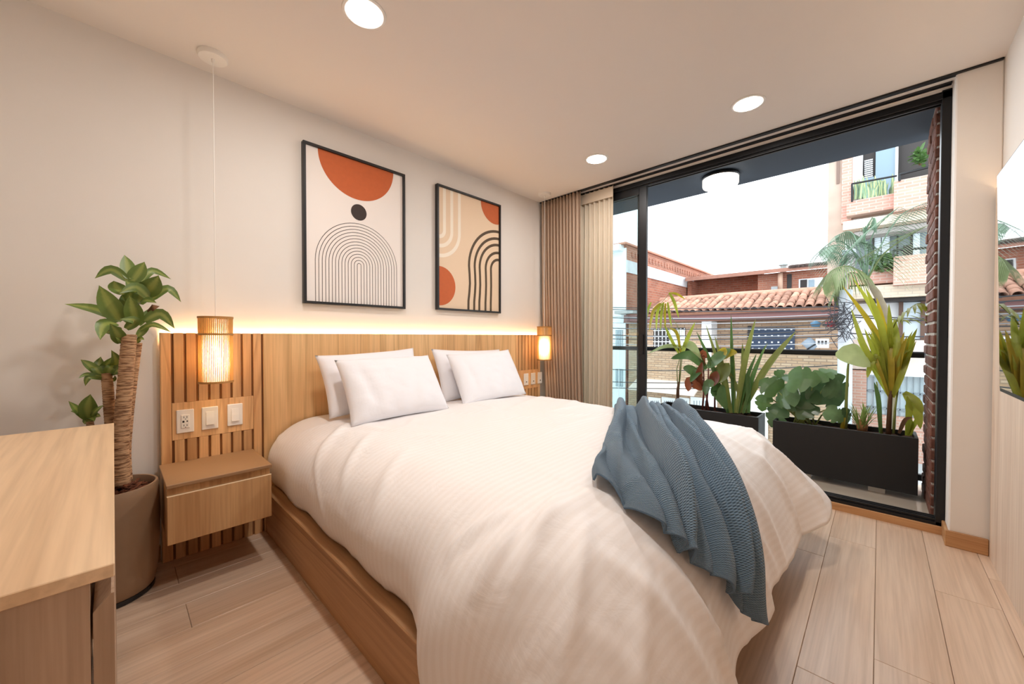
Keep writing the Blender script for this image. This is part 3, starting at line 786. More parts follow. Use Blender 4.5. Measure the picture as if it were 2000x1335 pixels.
MB().prism([(x0+.006, tvy(z0, .002), z0+.014), (x0+.006, tvy(z0+.014, -.0015), z0+.014), (x0+.006, tvy(z1-.006, -.0015), z1-.006), (x0+.006, tvy(z1, .002), z1-.006)], (x1-x0-.012, 0, 0)).build('screen', SCRN, tv)
MB().box((1.4, -.421, 1.2), (2.0, -.366, 1.55)).build('wall_bracket', BLACKMET, tv)

# ================================================================ LEAVES (shared by all plants)
def blade(mb, pts, width, fold=.25, shape='lance', side=None, n=10, twist=0.0):
    """a leaf blade along a curve; its two halves fold up from the midrib"""
    c = [bez(pts, i/n) for i in range(n+1)]; rows = [[], [], []]; uv = [[], [], []]
    for i, p in enumerate(c):
        t = i/n; d = (c[min(i+1, n)]-c[max(i-1, 0)]).normalized()
        up = V((0, 0, 1)) if side is None else V(side)
        sd = d.cross(up)
        if sd.length < .05: sd = d.cross(V((1, 0.3, 0)))
        sd.normalize(); nn = sd.cross(d).normalized()
        if twist:
            R_ = Matrix.Rotation(twist, 3, d); sd = R_ @ sd; nn = R_ @ nn
        if shape == 'lance': w_ = width*(.30+.70*math.sin(PI*min(1, t*1.05+.06))**.9)*(1-t**7) if t < 1 else 0
        elif shape == 'strap': w_ = width*(.55+.45*math.sin(PI*t))*(1-t**5)
        elif shape == 'heart': w_ = width*max(0, math.sin(PI*min(1, t**.62)))**.75 if t > 0 else width*.12
        else: w_ = width*math.sin(PI*min(1, .06+t*.94))**.8
        w_ *= .5
        rows[0].append(p+sd*w_+nn*w_*fold); rows[1].append(p); rows[2].append(p-sd*w_+nn*w_*fold)
        for k, x in enumerate((0, .5, 1)): uv[k].append((x, t))
    return mb.grid(rows, uv)

# ================================================================ POTTED PLANT
CONC = plain('brown_concrete', (150, 122, 96), .55, var=.22, scale=3.5, bump=.08, bscale=18)
pp = empty('potted_plant', (-.018, 2.425, 0), 'tall dracaena with bare canes in a big brown concrete pot', 'plant')
C_ = (-.018, 2.425, 0)
pt = MB().lathe(C_, [(.128, .012), (.142, .03), (.152, .09), (.160, .22), (.163, .34), (.160, .44), (.157, .474), (.155, .482), (.147, .482), (.144, .474), (.142, .40), (.141, .38)], 48).build('pot', CONC, pp)
sharp(pt, 50)
MB().lathe(C_, [(.136, 0), (.142, .006), (.142, .022), (.137, .022)], 40).build('saucer', BLACK, pp)
SOIL = plain('bark_mulch', (72, 42, 28), .95, var=.5, scale=60)
MB().lathe(C_, [(.001, .448), (.142, .445)], 32, True).build('soil', SOIL, pp)
ch = MB(); r = random.Random(5)
for k in range(260):
    a = r.uniform(0, 2*PI); d = .138*math.sqrt(r.random()); x, y = C_[0]+d*math.cos(a), C_[1]+d*math.sin(a); z = .449+r.uniform(0, .012)
    l, wd_ = r.uniform(.008, .020), r.uniform(.003, .007); b_ = r.uniform(0, PI); e1 = V((math.cos(b_), math.sin(b_), r.uniform(-.4, .4)))*l; e2 = V((-math.sin(b_), math.cos(b_), r.uniform(-.3, .3)))*wd_
    p = V((x, y, z)); ch.prism([p-e1-e2, p+e1-e2, p+e1+e2, p-e1+e2], (0, 0, .003))
ch.build('bark_chips', plain('bark_chip', (104, 58, 36), .9, var=.5, scale=90), pp, kind='stuff')
TRUNK, nt, b = new_mat('dracaena_cane')
tc = N(nt, 'ShaderNodeTexCoord'); mp = N(nt, 'ShaderNodeMapping'); mp.inputs['Scale'].default_value = (26, 26, 170); nt.links.new(tc.outputs['Object'], mp.inputs[0])
nz = N(nt, 'ShaderNodeTexNoise'); nz.inputs['Scale'].default_value = 1; nz.inputs['Detail'].default_value = 5; nt.links.new(mp.outputs[0], nz.inputs[0])
rp = N(nt, 'ShaderNodeValToRGB'); rp.color_ramp.elements[0].position = .36; rp.color_ramp.elements[0].color = (*lin((112, 76, 50)), 1); rp.color_ramp.elements[1].position = .56; rp.color_ramp.elements[1].color = (*lin((184, 148, 112)), 1)
nt.links.new(nz.outputs[0], rp.inputs[0]); nt.links.new(rp.outputs[0], b.inputs[0]); b.inputs['Roughness'].default_value = .9
bp = N(nt, 'ShaderNodeBump'); bp.inputs['Distance'].default_value = .006; nt.links.new(nz.outputs[0], bp.inputs['Height']); nt.links.new(bp.outputs[0], b.inputs['Normal'])
def zp(zx, zy, Y): return aty(120+zx/3.708, 480+zy/3.708, Y)
def cane(px, Y, rad, seed):
    pts = [zp(a, b_, Y) for a, b_ in px]; n = 100; c = [bez(pts, i/n) for i in range(n+1)]; rr = random.Random(seed)
    return MB().tube(c, [rad*(1+(.03 if i % 3 == 0 else -.015)+rr.uniform(-.012, .012))*(1.08-.16*i/n) for i in range(n+1)], 14).build('cane', TRUNK, pp, True)
cane([(437, 1720), (428, 1480), (446, 1200), (470, 900), (492, 640)], 2.36, .0265, 1)
cane([(470, 1690), (462, 1480), (486, 1180), (520, 900), (548, 700)], 2.41, .019, 2)
cane([(400, 1740), (368, 1400), (350, 1200), (338, 1050), (326, 920)], 2.45, .0195, 3)
MB().tube([zp(330, 1745, 2.47), zp(240, 1500, 2.47), zp(205, 1270, 2.47)], [.015, .014, .012], 10).build('cane', TRUNK, pp, True)
DRAC = leafmat('dracaena_leaf', (104, 128, 60), (152, 164, 86), .38, .15)
lv = [((440, 540), (250, 460), (20, 420), 62, 0), ((400, 560), (305, 575), (280, 682), 78, -.06), ((425, 545), (345, 420), (272, 284), 112, -.05), ((480, 250), (360, 172), (240, 236), 60, .0),
      ((490, 240), (478, 150), (455, 64), 80, .03), ((510, 265), (562, 190), (602, 114), 92, .0), ((580, 262), (660, 180), (796, 242), 48, .03), ((600, 345), (655, 290), (704, 212), 118, -.05),
      ((655, 388), (770, 310), (868, 408), 62, 0), ((450, 350), (398, 300), (378, 252), 85, .04), ((642, 385), (540, 298), (420, 345), 66, -.09), ((545, 570), (520, 465), (490, 355), 95, -.04),
      ((548, 445), (600, 395), (690, 412), 70, -.09), ((560, 575), (640, 482), (776, 478), 46, .03), ((600, 545), (720, 492), (822, 600), 74, -.02), ((570, 612), (665, 570), (802, 628), 40, -.04),
      ((505, 560), (462, 470), (440, 350), 85, .03), ((432, 705), (408, 640), (350, 560), 76, -.06), ((440, 605), (380, 615), (318, 632), 52, .04), ((552, 660), (600, 600), (642, 556), 48, .0),
      ((540, 335), (500, 285), (462, 252), 70, -.02), ((470, 600), (530, 540), (420, 530), 60, -.07), ((545, 700), (570, 670), (600, 680), 30, -.03), ((470, 720), (430, 690), (390, 660), 34, -.03), ((560, 420), (600, 300), (560, 200), 95, .02), ((520, 480), (480, 400), (520, 300), 90, .05)]
for k, (a, b_, c, wd_, dy) in enumerate(lv):
    yb = 2.38
    pts = [zp(*a, yb), zp(*b_, yb+dy*.7), zp(*c, yb+dy*1.2)]
    mb = blade(MB(), pts, wd_/3.708/748*2.0*.92, .22, 'lance', (0.15*math.sin(k*2.1), -1, .35+.3*math.sin(k*1.7)))
    mb.build('leaf', DRAC, pp, True, fix=False)
for k, (a, b_, c, wd_) in enumerate([((310, 950), (210, 870), (138, 822), 50), ((320, 950), (190, 930), (122, 958), 26), ((300, 960), (200, 950), (172, 1015), 36), ((300, 950), (250, 890), (222, 842), 44), ((300, 945), (270, 880), (285, 800), 66),
                        ((305, 950), (320, 880), (368, 802), 62), ((360, 920), (400, 850), (360, 752), 70), ((360, 925), (410, 890), (442, 842), 48), ((370, 915), (410, 905), (432, 948), 54), ((330, 930), (360, 880), (380, 850), 52), ((350, 975), (380, 965), (385, 935), 26)]):
    blade(MB(), [zp(*a, 2.45), zp(*b_, 2.44-.03*math.sin(k)), zp(*c, 2.44-.05*math.sin(k*1.3))], wd_/3.708/748*2.05*.95, .22, 'lance', (0.1, -1, .4)).build('leaf', DRAC, pp, True, fix=False)
for k, (a, b_, c, wd_) in enumerate([((200, 1265), (120, 1190), (50, 1122), 42), ((205, 1250), (190, 1160), (210, 1072), 84), ((215, 1240), (250, 1190), (308, 1150), 26), ((200, 1250), (130, 1200), (66, 1196), 34), ((210, 1245), (250, 1225), (285, 1235), 32), ((215, 1280), (180, 1270), (165, 1290), 40), ((205, 1280), (215, 1240), (240, 1270), 46)]):
    blade(MB(), [zp(*a, 2.47), zp(*b_, 2.46-.03*math.sin(k)), zp(*c, 2.46-.04*math.sin(k*1.3))], wd_/3.708/748*2.08*.95, .22, 'lance', (0.1, -1, .4)).build('leaf', DRAC, pp, True, fix=False)
blade(MB(), [zp(620, 470, 2.40), zp(660, 440, 2.36), zp(712, 436, 2.38)], .03, -.4, 'lance', (0, -1, .4)).build('dry_leaf', plain('dry_leaf', (122, 84, 56), .9, var=.3), pp, True, fix=False)

# ================================================================ BALCONY: railing, lamp, planters
rl = empty('balcony_railing', (4.1, 1.3, .03), 'glass balcony railing with a black handrail behind the plants', 'railing')
MB().box((4.075, -.243, .985), (4.125, 3.4, 1.030), .008).build('handrail', BLACKMET, rl)
MB().box((4.08, -.243, .085), (4.12, 3.4, .130), .004).build('base_rail', BLACKMET, rl)
for a, b in ((-.235, 1.05), (1.062, 2.2), (2.212, 3.4)):
    MB().box((4.095, a, .12), (4.105, b, .99)).build('glass_panel', pane('railing_glass', (.95, .98, .97)), rl)
for yy in (.30, 1.9): MB().box((4.08, yy-.02, .03), (4.12, yy+.02, .09), .004).build('foot_block', BLACKMET, rl)
bl = empty('balcony_lamp', (3.80, 1.05, 2.59), 'round drum ceiling lamp with a dark rim under the balcony slab', 'ceiling lamp')
MB().lathe((3.80, 1.05, 2.59), [(.145, 0), (.150, -.006), (.150, -.030), (.146, -.032), (.14, -.03), (.14, 0)], 40, True).build('rim', BLACKMET, bl, True)
MB().lathe((3.80, 1.05, 2.59), [(.144, -.028), (.144, -.085), (.138, -.096), (.12, -.10), (.001, -.102)], 40, True).build('diffuser', glow('drum_lamp', (1, .93, .82), 4.0), bl, True)

PLANTER = plain('planter_black', (26, 26, 28), .55, var=.12, scale=9)
def planter(x0, x1, y0, y1, z0, z1, label):
    o = empty('planter_box', ((x0+x1)/2, (y0+y1)/2, .03), label, 'planter', 'black balcony planter boxes')
    t = .018
    MB().box((x0, y0, z0), (x0+t, y1, z1), .002).build('front_panel', PLANTER, o); MB().box((x1-t, y0, z0), (x1, y1, z1), .002).build('rear_panel', PLANTER, o)
    MB().box((x0+t, y0, z0), (x1-t, y0+t, z1), .002).build('end_panel', PLANTER, o); MB().box((x0+t, y1-t, z0), (x1-t, y1, z1), .002).build('end_panel', PLANTER, o)
    MB().box((x0+t, y0+t, z0), (x1-t, y1-t, z0+.02)).build('floor_panel', PLANTER, o)
    n = 26; rows = []
    for i in range(9):
        rows.append([(x0+t+(x1-x0-2*t)*i/8, y0+t+(y1-y0-2*t)*j/n, z1-.035+.022*noise.noise(V((i*.9, j*.7, y0)))) for j in range(n+1)])
    MB().grid(rows).build('soil', SOIL, o, True)
    WB = plain('white_block', (226, 224, 220), .7)
    for yy in (y0+.20, y1-.20): MB().box((x0+.05, yy-.045, .03), (x1-.05, yy+.045, z0), .003).build('foot_block', WB, o)
    return o
planter(3.72, 3.99, -.195, .622, .075, .459, 'black planter box next to the dark brick pier')
planter(3.78, 4.05, .735, 1.62, .075, .455, 'black planter box behind the bed, near the parked window leaf')

LIME = leafmat('lime_palm_leaf', (160, 168, 58), None, .4, .4); GREEN = leafmat('green_leaf', (84, 118, 62), None, .4, .3); OLIV = leafmat('olive_leaf', (120, 128, 64), None, .4, .3)
DARKG = leafmat('dark_glossy_leaf', (104, 134, 92), None, .22, .3, .4); PALE = leafmat('pale_leaf', (176, 192, 132), None, .4, .35); REDST = plain('red_stem', (112, 52, 40), .6, var=.3)
YELG = leafmat('yellow_leaf', (180, 162, 44), None, .4, .35); STEMG = plain('green_stem', (132, 146, 78), .5, var=.15); BRST = plain('brown_stem', (96, 68, 46), .9, var=.4, scale=30)
def px(u, v, X): return at(u, v, X)
def leafpx(root, mat, X, pts, wpx, dx=(0, 0, 0), shape='strap', fold=.3, nm='leaf', side=(-1, .2, .4), tw=0.0):
    P = [px(u, v, X+d) for (u, v), d in zip(pts, dx)]
    k = wpx*X/748*.70
    return blade(MB(), P, k, fold, shape, side, 9, tw).build(nm, mat, root, True, fix=False)

# palm in the planter by the pier: many long blades fanned from one crown
XA = 3.84
pa = empty('young_palm', px(1735, 846, XA), 'bright lime green young palm rising beside the brick pier', 'palm')
for pts, r in ([(1735, 848), (1738, 790), (1742, 740)], .016), ([(1722, 846), (1718, 790), (1712, 745)], .008), ([(1745, 846), (1748, 800), (1756, 745)], .008):
    MB().tube([px(u, v, XA) for u, v in pts], [r, r*.8, r*.5], 10).build('stem', BRST if r > .01 else STEMG, pa, True)
fan = [((1738, 770), (1716, 660), (1644, 556), 15), ((1738, 765), (1722, 640), (1664, 540), 14), ((1740, 760), (1722, 640), (1690, 560), 16), ((1742, 760), (1690, 680), (1662, 600), 14), ((1742, 765), (1728, 650), (1712, 580), 15),
       ((1744, 760), (1740, 660), (1736, 592), 14), ((1746, 760), (1752, 680), (1748, 620), 16), ((1748, 760), (1770, 690), (1792, 640), 14), ((1746, 770), (1760, 710), (1778, 652), 15), ((1744, 775), (1762, 730), (1788, 660), 14),
       ((1740, 775), (1712, 700), (1688, 640), 12), ((1737, 775), (1700, 710), (1672, 656), 9), ((1737, 775), (1716, 715), (1702, 676), 9), ((1739, 775), (1726, 715), (1720, 655), 9), ((1742, 775), (1746, 725), (1752, 670), 10), ((1745, 776), (1768, 715), (1790, 664), 9)]
for k, (a, b, c, wd_) in enumerate(fan):
    leafpx(pa, LIME if k % 4 else YELG, XA, (a, b, c), wd_*.72, (0, .05*math.sin(k*1.9), .10*math.sin(k*2.3)), 'strap', .35)
r = random.Random(77)
for k in range(16):
    a0 = r.uniform(-1, 1); u1 = 1738+a0*52+r.uniform(-8, 8); v1 = 606+abs(a0)*44+r.uniform(0, 60)
    leafpx(pa, LIME if k % 5 else YELG, XA, ((1741+a0*5, 772), (1741+a0*22, 700), (u1, v1)), r.uniform(6, 10), (0, r.uniform(-.06, .06), r.uniform(-.14, .12)), 'strap', .4)
# one arching frond with hanging leaflets
def frond(root, name, mat, rach, leaflet, n, wd_, drop, r=.006, taper=.6, out=None):
    c = [bez(rach, i/40) for i in range(41)]; mb = MB(); mb.tube(c[::2], [r*(1-.7*i/20) for i in range(21)], 6)
    for i in range(n):
        t = .18+.80*(i+.5)/n; p = bez(rach, t); d = (bez(rach, min(1, t+.02))-bez(rach, t-.02)).normalized()
        L_ = leaflet*(math.sin(PI*min(1, .25+t*.72))**.8)*(1-taper*.3*t)
        base = out if out is not None else d.cross(V((0, 0, 1)))
        for s in (1, -1):
            sd = (base*s); sd = (sd+d*.55+V((0, 0, -drop*.2))).normalized()
            q1 = p+sd*L_*.5+V((0, 0, -drop*L_*.12)); q2 = p+sd*L_+V((0, 0, -drop*L_*.5))
            blade(mb, [p, q1, q2], wd_, .15, 'strap', None, 3)
    return mb.build(name, mat, root, True, fix=False)
frond(pa, 'frond', LIME, [px(1744, 640, XA), px(1755, 622, XA), px(1785, 596, XA-.05), px(1800, 592, XA-.06)], .20, 9, .020, 1.2, .005)
for k, (a, b, c, wd_, m) in enumerate([((1720, 846), (1716, 780), (1707, 745), 8, GREEN), ((1772, 846), (1776, 800), (1772, 772), 10, LIME), ((1768, 768), (1790, 800), (1798, 838), 16, LIME), ((1766, 766), (1790, 784), (1802, 808), 14, LIME), ((1712, 690), (1700, 715), (1694, 738), 10, LIME), ((1756, 846), (1768, 820), (1782, 815), 7, BRST)]):
    leafpx(pa, m, XA, (a, b, c), wd_, (0, -.04, -.06), 'strap', .25)

# elephant ear
ee = empty('elephant_ear', px(1652, 836, 3.86), 'pale green elephant ear with one drooping leaf on a tall stalk', 'plant')
MB().tube([px(1651, 838, 3.86), px(1653, 780, 3.86), px(1656, 720, 3.85), px(1658, 700, 3.84)], [.013, .010, .008, .005], 10).build('stalk', STEMG, ee, True)
leafpx(ee, PALE, 3.82, ((1646, 676), (1664, 692), (1700, 716)), 44, (0, -.02, -.06), 'heart', -.25, side=(-.8, .2, .55))
MB().tube([px(1645, 840, 3.84), px(1648, 815, 3.84)], [.016, .012], 10).build('sheath', YELG, ee, True)

# monstera like bush
mo = empty('monstera', px(1580, 820, 3.88), 'bushy dark green plant with broad lobed leaves in the planter by the pier', 'plant')
def lobed(root, mat, base, tip, wpx, X, tw, nv, fold=.12, lobes=4):
    """broad leaf with cut lobes, built as a fan of segments either side of the midrib"""
    B, T = px(*base, X), px(*tip, X+.5*math.sin(tw)*.15); ax = T-B; Lg = ax.length; d = ax.normalized(); n_ = V(nv).normalized(); sd = d.cross(n_).normalized(); n_ = sd.cross(d)
    w_ = wpx*X/748*.36; out = []; m = 14
    mb = MB(); rows = []
    for s in (1, -1):
        top = []; mid = []
        for i in range(m+1):
            t = i/m; h = w_*math.sin(PI*min(1, .10+t*.9))**.62
            if lobes and i % 4 == 3 and 3 < i < m-1: h *= .66
            drop = -.35*h*abs(h/w_) if w_ else 0
            p = B+d*(Lg*t)+n_*(.10*Lg*math.sin(PI*t)-.12*Lg*t*t)
            mid.append(p); top.append(p+sd*s*h+n_*(fold*h+drop*.6)-d*(h*.18))
        mb.grid([mid, top])
    o = mb.build('leaf', mat, root, True, fix=False); return o
ml = [((1520, 764), (1484, 740), 60), ((1510, 748), (1546, 730), 36), ((1556, 764), (1512, 790), 62), ((1540, 742), (1602, 740), 74), ((1580, 756), (1538, 800), 78), ((1600, 744), (1644, 792), 92), ((1590, 742), (1634, 720), 40),
      ((1612, 752), (1646, 770), 56), ((1526, 792), (1506, 834), 44), ((1496, 772), (1486, 802), 40), ((1612, 800), (1650, 822), 40), ((1640, 802), (1660, 828), 36), ((1516, 734), (1532, 722), 26), ((1590, 790), (1556, 816), 44)]
for k, (a, b, wp) in enumerate(ml):
    lobed(mo, DARKG if k % 3 else GREEN, a, b, wp, 3.83+.07*math.sin(k*1.7), k*1.3, (-.75+.2*math.sin(k), .25*math.sin(k*2.2), .62), .15)
    MB().tube([px(1570+22*math.sin(k*2.4), 832, 3.86), px((a[0]+1570)/2, (a[1]+830)/2-6, 3.86), px(*a, 3.84+.06*math.sin(k*1.7))], [.007, .006, .004], 6).build('leaf_stalk', STEMG, mo, True)
# fern tuft
fe = empty('fern', px(1682, 836, 3.84), 'small feathery fern tuft between the elephant ear and the palm', 'fern')
fm = MB(); r = random.Random(11)
for k in range(46):
    a = r.uniform(-1.2, 1.2); b0 = px(1684+r.uniform(-8, 8), 836, 3.84+r.uniform(-.04, .04)); h = r.uniform(.06, .20)
    tp_ = b0+V((r.uniform(-.07, .07), -a*.075, h)); blade(fm, [b0, (b0+tp_)/2+V((0, 0, .015)), tp_], .010, .2, 'strap', None, 4)
fm.build('fern_fronds', leafmat('fern_leaf', (136, 158, 84), None, .6, .3), fe, True, kind='stuff', fix=False)
MB().lathe(px(1684, 838, 3.84), [(.030, -.01), (.034, .03), (.02, .07), (.001, .08)], 10).build('fibre_base', plain('fern_fibre', (150, 108, 66), .95, var=.4, scale=80), fe, True)
# sprout at the planter's end
sp_ = empty('palm_sprout', px(1775, 848, 3.86), 'thin yellow green sprout at the end of the planter by the pier', 'plant')
for a, b, c, wd_ in (((1771, 850), (1776, 810), (1768, 790), 9), ((1774, 850), (1790, 822), (1796, 812), 7), ((1778, 850), (1782, 832), (1778, 814), 6)): leafpx(sp_, LIME, 3.88, (a, b, c), wd_, (0, 0, 0), 'strap')

# planter near the window leaf
XB = 3.92
pb = empty('fan_palm', px(1325, 790, XB), 'slim palm with drooping yellow green leaflets beside the parked window leaf', 'palm')
MB().tube([px(1323, 800, XB), px(1324, 760, XB), px(1326, 745, XB)], [.017, .014, .008], 10).build('fibre_base', BRST, pb, True)
for pts in ([(1325, 760), (1330, 690), (1326, 640), (1295, 595)], [(1326, 760), (1332, 700), (1312, 660)], [(1324, 760), (1322, 720), (1330, 690)]):
    MB().tube([px(u, v, XB) for u, v in pts], [.005, .004, .003, .0025][:len(pts)], 6).build('stem', STEMG, pb, True)
for k, (a, b, c, wd_) in enumerate([((1290, 592), (1276, 610), (1268, 648), 13), ((1292, 592), (1284, 612), (1282, 646), 11), ((1296, 590), (1292, 615), (1290, 648), 10), ((1300, 592), (1299, 615), (1300, 642), 8), ((1304, 590), (1308, 615), (1312, 640), 8), ((1308, 572), (1318, 592), (1326, 622), 9), ((1306, 572), (1322, 574), (1338, 584), 7),
                          ((1330, 700), (1342, 664), (1358, 628), 13), ((1326, 690), (1310, 660), (1296, 630), 9), ((1330, 690), (1322, 650), (1306, 640), 9), ((1272, 590), (1264, 612), (1262, 640), 10)]):
    leafpx(pb, LIME if k % 3 else YELG, XB, (a, b, c), wd_, (0, -.03, .02), 'strap', .2)
MB().tube([px(1290, 592, XB), px(1300, 582, XB), px(1308, 572, XB)], [.003, .0025, .002], 6).build('stem', STEMG, pb, True)
leafpx(pb, PALE, XB, ((1336, 678), (1300, 676), (1262, 692)), 12, (0, -.03, 0), 'lance', .2); leafpx(pb, PALE, XB, ((1334, 672), (1352, 676), (1372, 704)), 22, (0, -.03, -.06), 'lance', .2)
# tinted leafy plant
cr = empty('canna', px(1378, 796, XB), 'dark stemmed plant with red and yellow tinted broad leaves', 'plant')
for k, (u0, u1, v1) in enumerate(((1372, 1374, 700), (1378, 1384, 690), (1384, 1368, 730), (1396, 1392, 720))):
    MB().tube([px(u0, 800, XB+.02*k), px((u0+u1)/2+2, 760, XB+.02*k), px(u1, v1, XB)], [.009, .008, .004], 8).build('stem', REDST, cr, True)
RED = leafmat('red_tinted_leaf', (136, 74, 44), None, .4, .25)
for a, b, c, wd_, m in [((1380, 720), (1350, 694), (1310, 700), 26, GREEN), ((1382, 716), (1402, 700), (1428, 680), 30, DARKG), ((1400, 706), (1412, 690), (1416, 678), 26, YELG), ((1410, 700), (1424, 690), (1440, 688), 22, YELG), ((1386, 740), (1410, 730), (1424, 708), 44, OLIV), ((1372, 740), (1350, 722), (1334, 718), 24, GREEN),
                        ((1372, 760), (1350, 744), (1344, 764), 30, RED), ((1374, 720), (1362, 726), (1348, 746), 24, GREEN), ((1390, 770), (1404, 760), (1404, 786), 34, GREEN), ((1376, 770), (1384, 750), (1396, 752), 26, DARKG), ((1374, 716), (1372, 690), (1380, 700), 20, RED), ((1384, 752), (1396, 740), (1400, 724), 30, RED), ((1370, 756), (1366, 736), (1372, 706), 22, RED)]:
    leafpx(cr, m, XB, (a, b, c), wd_, (0, -.05, -.06), 'oval', .25)
# sword leaved plant
sw = empty('flax_lily', px(1440, 800, XB), 'tall plant with a fan of stiff olive sword shaped leaves', 'plant')
for k, (c, wd_) in enumerate([((1360, 646), 11), ((1378, 632), 9), ((1396, 655), 12), ((1428, 612), 9), ((1430, 660), 10), ((1476, 622), 15), ((1478, 690), 11), ((1500, 668), 8), ((1556, 645), 17), ((1496, 672), 10), ((1450, 668), 12), ((1406, 700), 10), ((1462, 720), 12)]):
    b = (1422+k*3.4, 806); mid = ((b[0]*.55+c[0]*.45), (b[1]*.5+c[1]*.5)-6)
    leafpx(sw, OLIV if k % 3 else GREEN, 3.90+.03*math.sin(k*2), (b, mid, c), wd_, (0, 0, .05*math.sin(k)), 'strap', .45)
leafpx(sw, GREEN, 3.86, ((1412, 752), (1410, 775), (1420, 800)), 24, (0, -.02, -.03), 'oval', .2)

# ================================================================ STREET
MB().box((4.3, -14, -3.4), (26, 16, -3.2)).build('street', plain('asphalt', (120, 118, 116), .9, var=.15, scale=2), kind='structure')
RBRICK = brickmat('red_brickwork', (182, 122, 98), (166, 104, 82), (178, 142, 124), .27, .085, .012, .22)
OBRICK = brickmat('worn_red_brickwork', (176, 108, 84), (154, 90, 68), (164, 126, 106), .30, .10, .014, .35)
CBRICK = brickmat('buff_brickwork', (186, 162, 136), (172, 140, 110), (150, 126, 106), .25, .075, .014, .15)
PBRICK = brickmat('pink_brickwork', (200, 154, 138), (188, 142, 126), (198, 174, 162), .26, .08, .012, .12)
CREAMB = brickmat('cream_brickwork', (214, 202, 182), (206, 190, 168), (194, 182, 166), .26, .08, .008, .06)
PLAST = plain('white_render', (240, 242, 244), .9, var=.04, scale=1.5); GREYC = plain('grey_concrete', (176, 172, 170), .9, var=.12, scale=2); ROUGH = plain('raw_grey_render', (176, 156, 142), .95, var=.2, scale=2.2)
DARKW = plain('dark_opening', (44, 38, 36), .6, var=.2); METW = plain('white_metal', (222, 226, 228), .5); MAROON = plain('maroon_fascia', (122, 84, 82), .7, var=.1)
BLUEP = plain('dark_blue_shutter', (40, 58, 84), .6, var=.1); SKYG, nt, b = new_mat('reflecting_pane'); b.inputs['Base Color'].default_value = (.16, .26, .34, 1); b.inputs['Roughness'].default_value = .05; b.inputs['Specular IOR Level'].default_value = 1.0
CURT = plain('pale_blue_curtain', (212, 226, 234), .8, var=.06, scale=8)
def fb(mb, u0, v0, u1, v1, X, d=.2, dx=0.0):
    """box standing on the plane x = X between two photo corners, d deep"""
    um, vm = (u0+u1)/2, (v0+v1)/2
    ya, yb = at(u0, vm, X).y, at(u1, vm, X).y; za, zb = at(um, v0, X).z, at(um, v1, X).z
    return mb.box((X+dx, ya, zb), (X+dx+d, yb, za))
def yz(u, v, X): p = at(u, v, X); return p.y, p.z

# ---- house with the clay tile roof
XH = 13.0
ho = empty('tiled_house', (XH, 3, -3.2), 'low brick house with a clay tile roof and a maroon fascia across the street', 'house')
yl, yr = at(1228, 650, XH).y, at(1648, 650, XH).y
zE = 1.66
MB().box((XH, yl, -1.25), (XH+.3, at(1385, 650, XH).y, zE)).box((XH+.55, at(1385, 650, XH).y, -.35), (XH+.8, yr, zE)).build('upper_wall', CBRICK, ho)
MB().box((XH, at(1385, 650, XH).y, -3.2), (XH+.3, yr, at(1500, 690, XH).z)).build('parapet_wall', CBRICK, ho)
fb(MB(), 1371, 622, 1390, 700, XH, .6, -.04).build('pier', PLAST, ho)
MB().box((12.62, yl, 1.67), (12.68, yr-.1, 1.90)).build('fascia', MAROON, ho)
MB().box((12.6, yl, 1.62), (XH+.9, yr-.1, 1.67)).build('eave_board', plain('eave_timber', (112, 76, 62), .8, var=.15), ho)
# tiles: columns of half pipes up the slope, lower rows nearer the street
TILE = plain('clay_tile', (172, 130, 110), .9, var=.32, scale=7, rnd=.38); SL = .36
def tile_mesh():
    mb = MB(); n = 6; r0, r1 = .098, .082; L_ = .34; rows = []
    for (x, r) in ((0, r0), (L_, r1)):
        rows.append([(x, r*math.cos(PI*i/n), r*.80*math.sin(PI*i/n)) for i in range(n+1)])
    rows.insert(0, [(0, (r0-.018)*math.cos(PI*i/n), (r0-.018)*.80*math.sin(PI*i/n)) for i in range(n+1)])
    mb.grid(rows); me = bpy.data.meshes.new('roof_tile'); me.from_pydata(mb.v, [], mb.f); me.materials.append(TILE)
    for p in me.polygons: p.use_smooth = True
    return me
tm = tile_mesh(); r = random.Random(3)
NR, PITCHY = 6, .205
ybeg, yend = at(1640, 600, 12.7).y, at(1262, 600, 12.7).y
nc = int((yend-ybeg)/PITCHY)
for c in range(nc+1):
    for k in range(NR):
        ob = bpy.data.objects.new('roof_tile', tm); COL.objects.link(ob); ob.parent = ho
        x = 12.56+k*.255; z = 1.93+(x-12.56)*SL+r.uniform(-.008, .008)
        ob.location = V((x, ybeg+c*PITCHY+r.uniform(-.012, .012), z))-ho.location; ob.rotation_euler = (r.uniform(-.05, .05), -math.atan(SL)+r.uniform(-.03, .01), r.uniform(-.03, .03))
        ob.scale = (1, r.uniform(.94, 1.05), r.uniform(.92, 1.1))
MB().prism([(12.54, ybeg-.1, 1.885), (12.54+.255*NR+.1, ybeg-.1, 1.885+SL*(.255*NR+.1)), (12.54+.255*NR+.1, ybeg-.1, 1.80+SL*(.255*NR+.1)), (12.54, ybeg-.1, 1.82)], (0, yend-ybeg+.3, 0)).build('roof_deck', plain('roof_channel', (120, 82, 64), .95, var=.3, scale=9), ho)
MB().tube([(12.54+.255*NR+.04, ybeg-.1, 1.93+SL*.255*NR), (12.54+.255*NR+.04, (ybeg+yend)/2, 1.95+SL*.255*NR), (12.54+.255*NR+.04, yend+.1, 1.93+SL*.255*NR)], .10, 8).build('ridge_cap', TILE, ho, True)
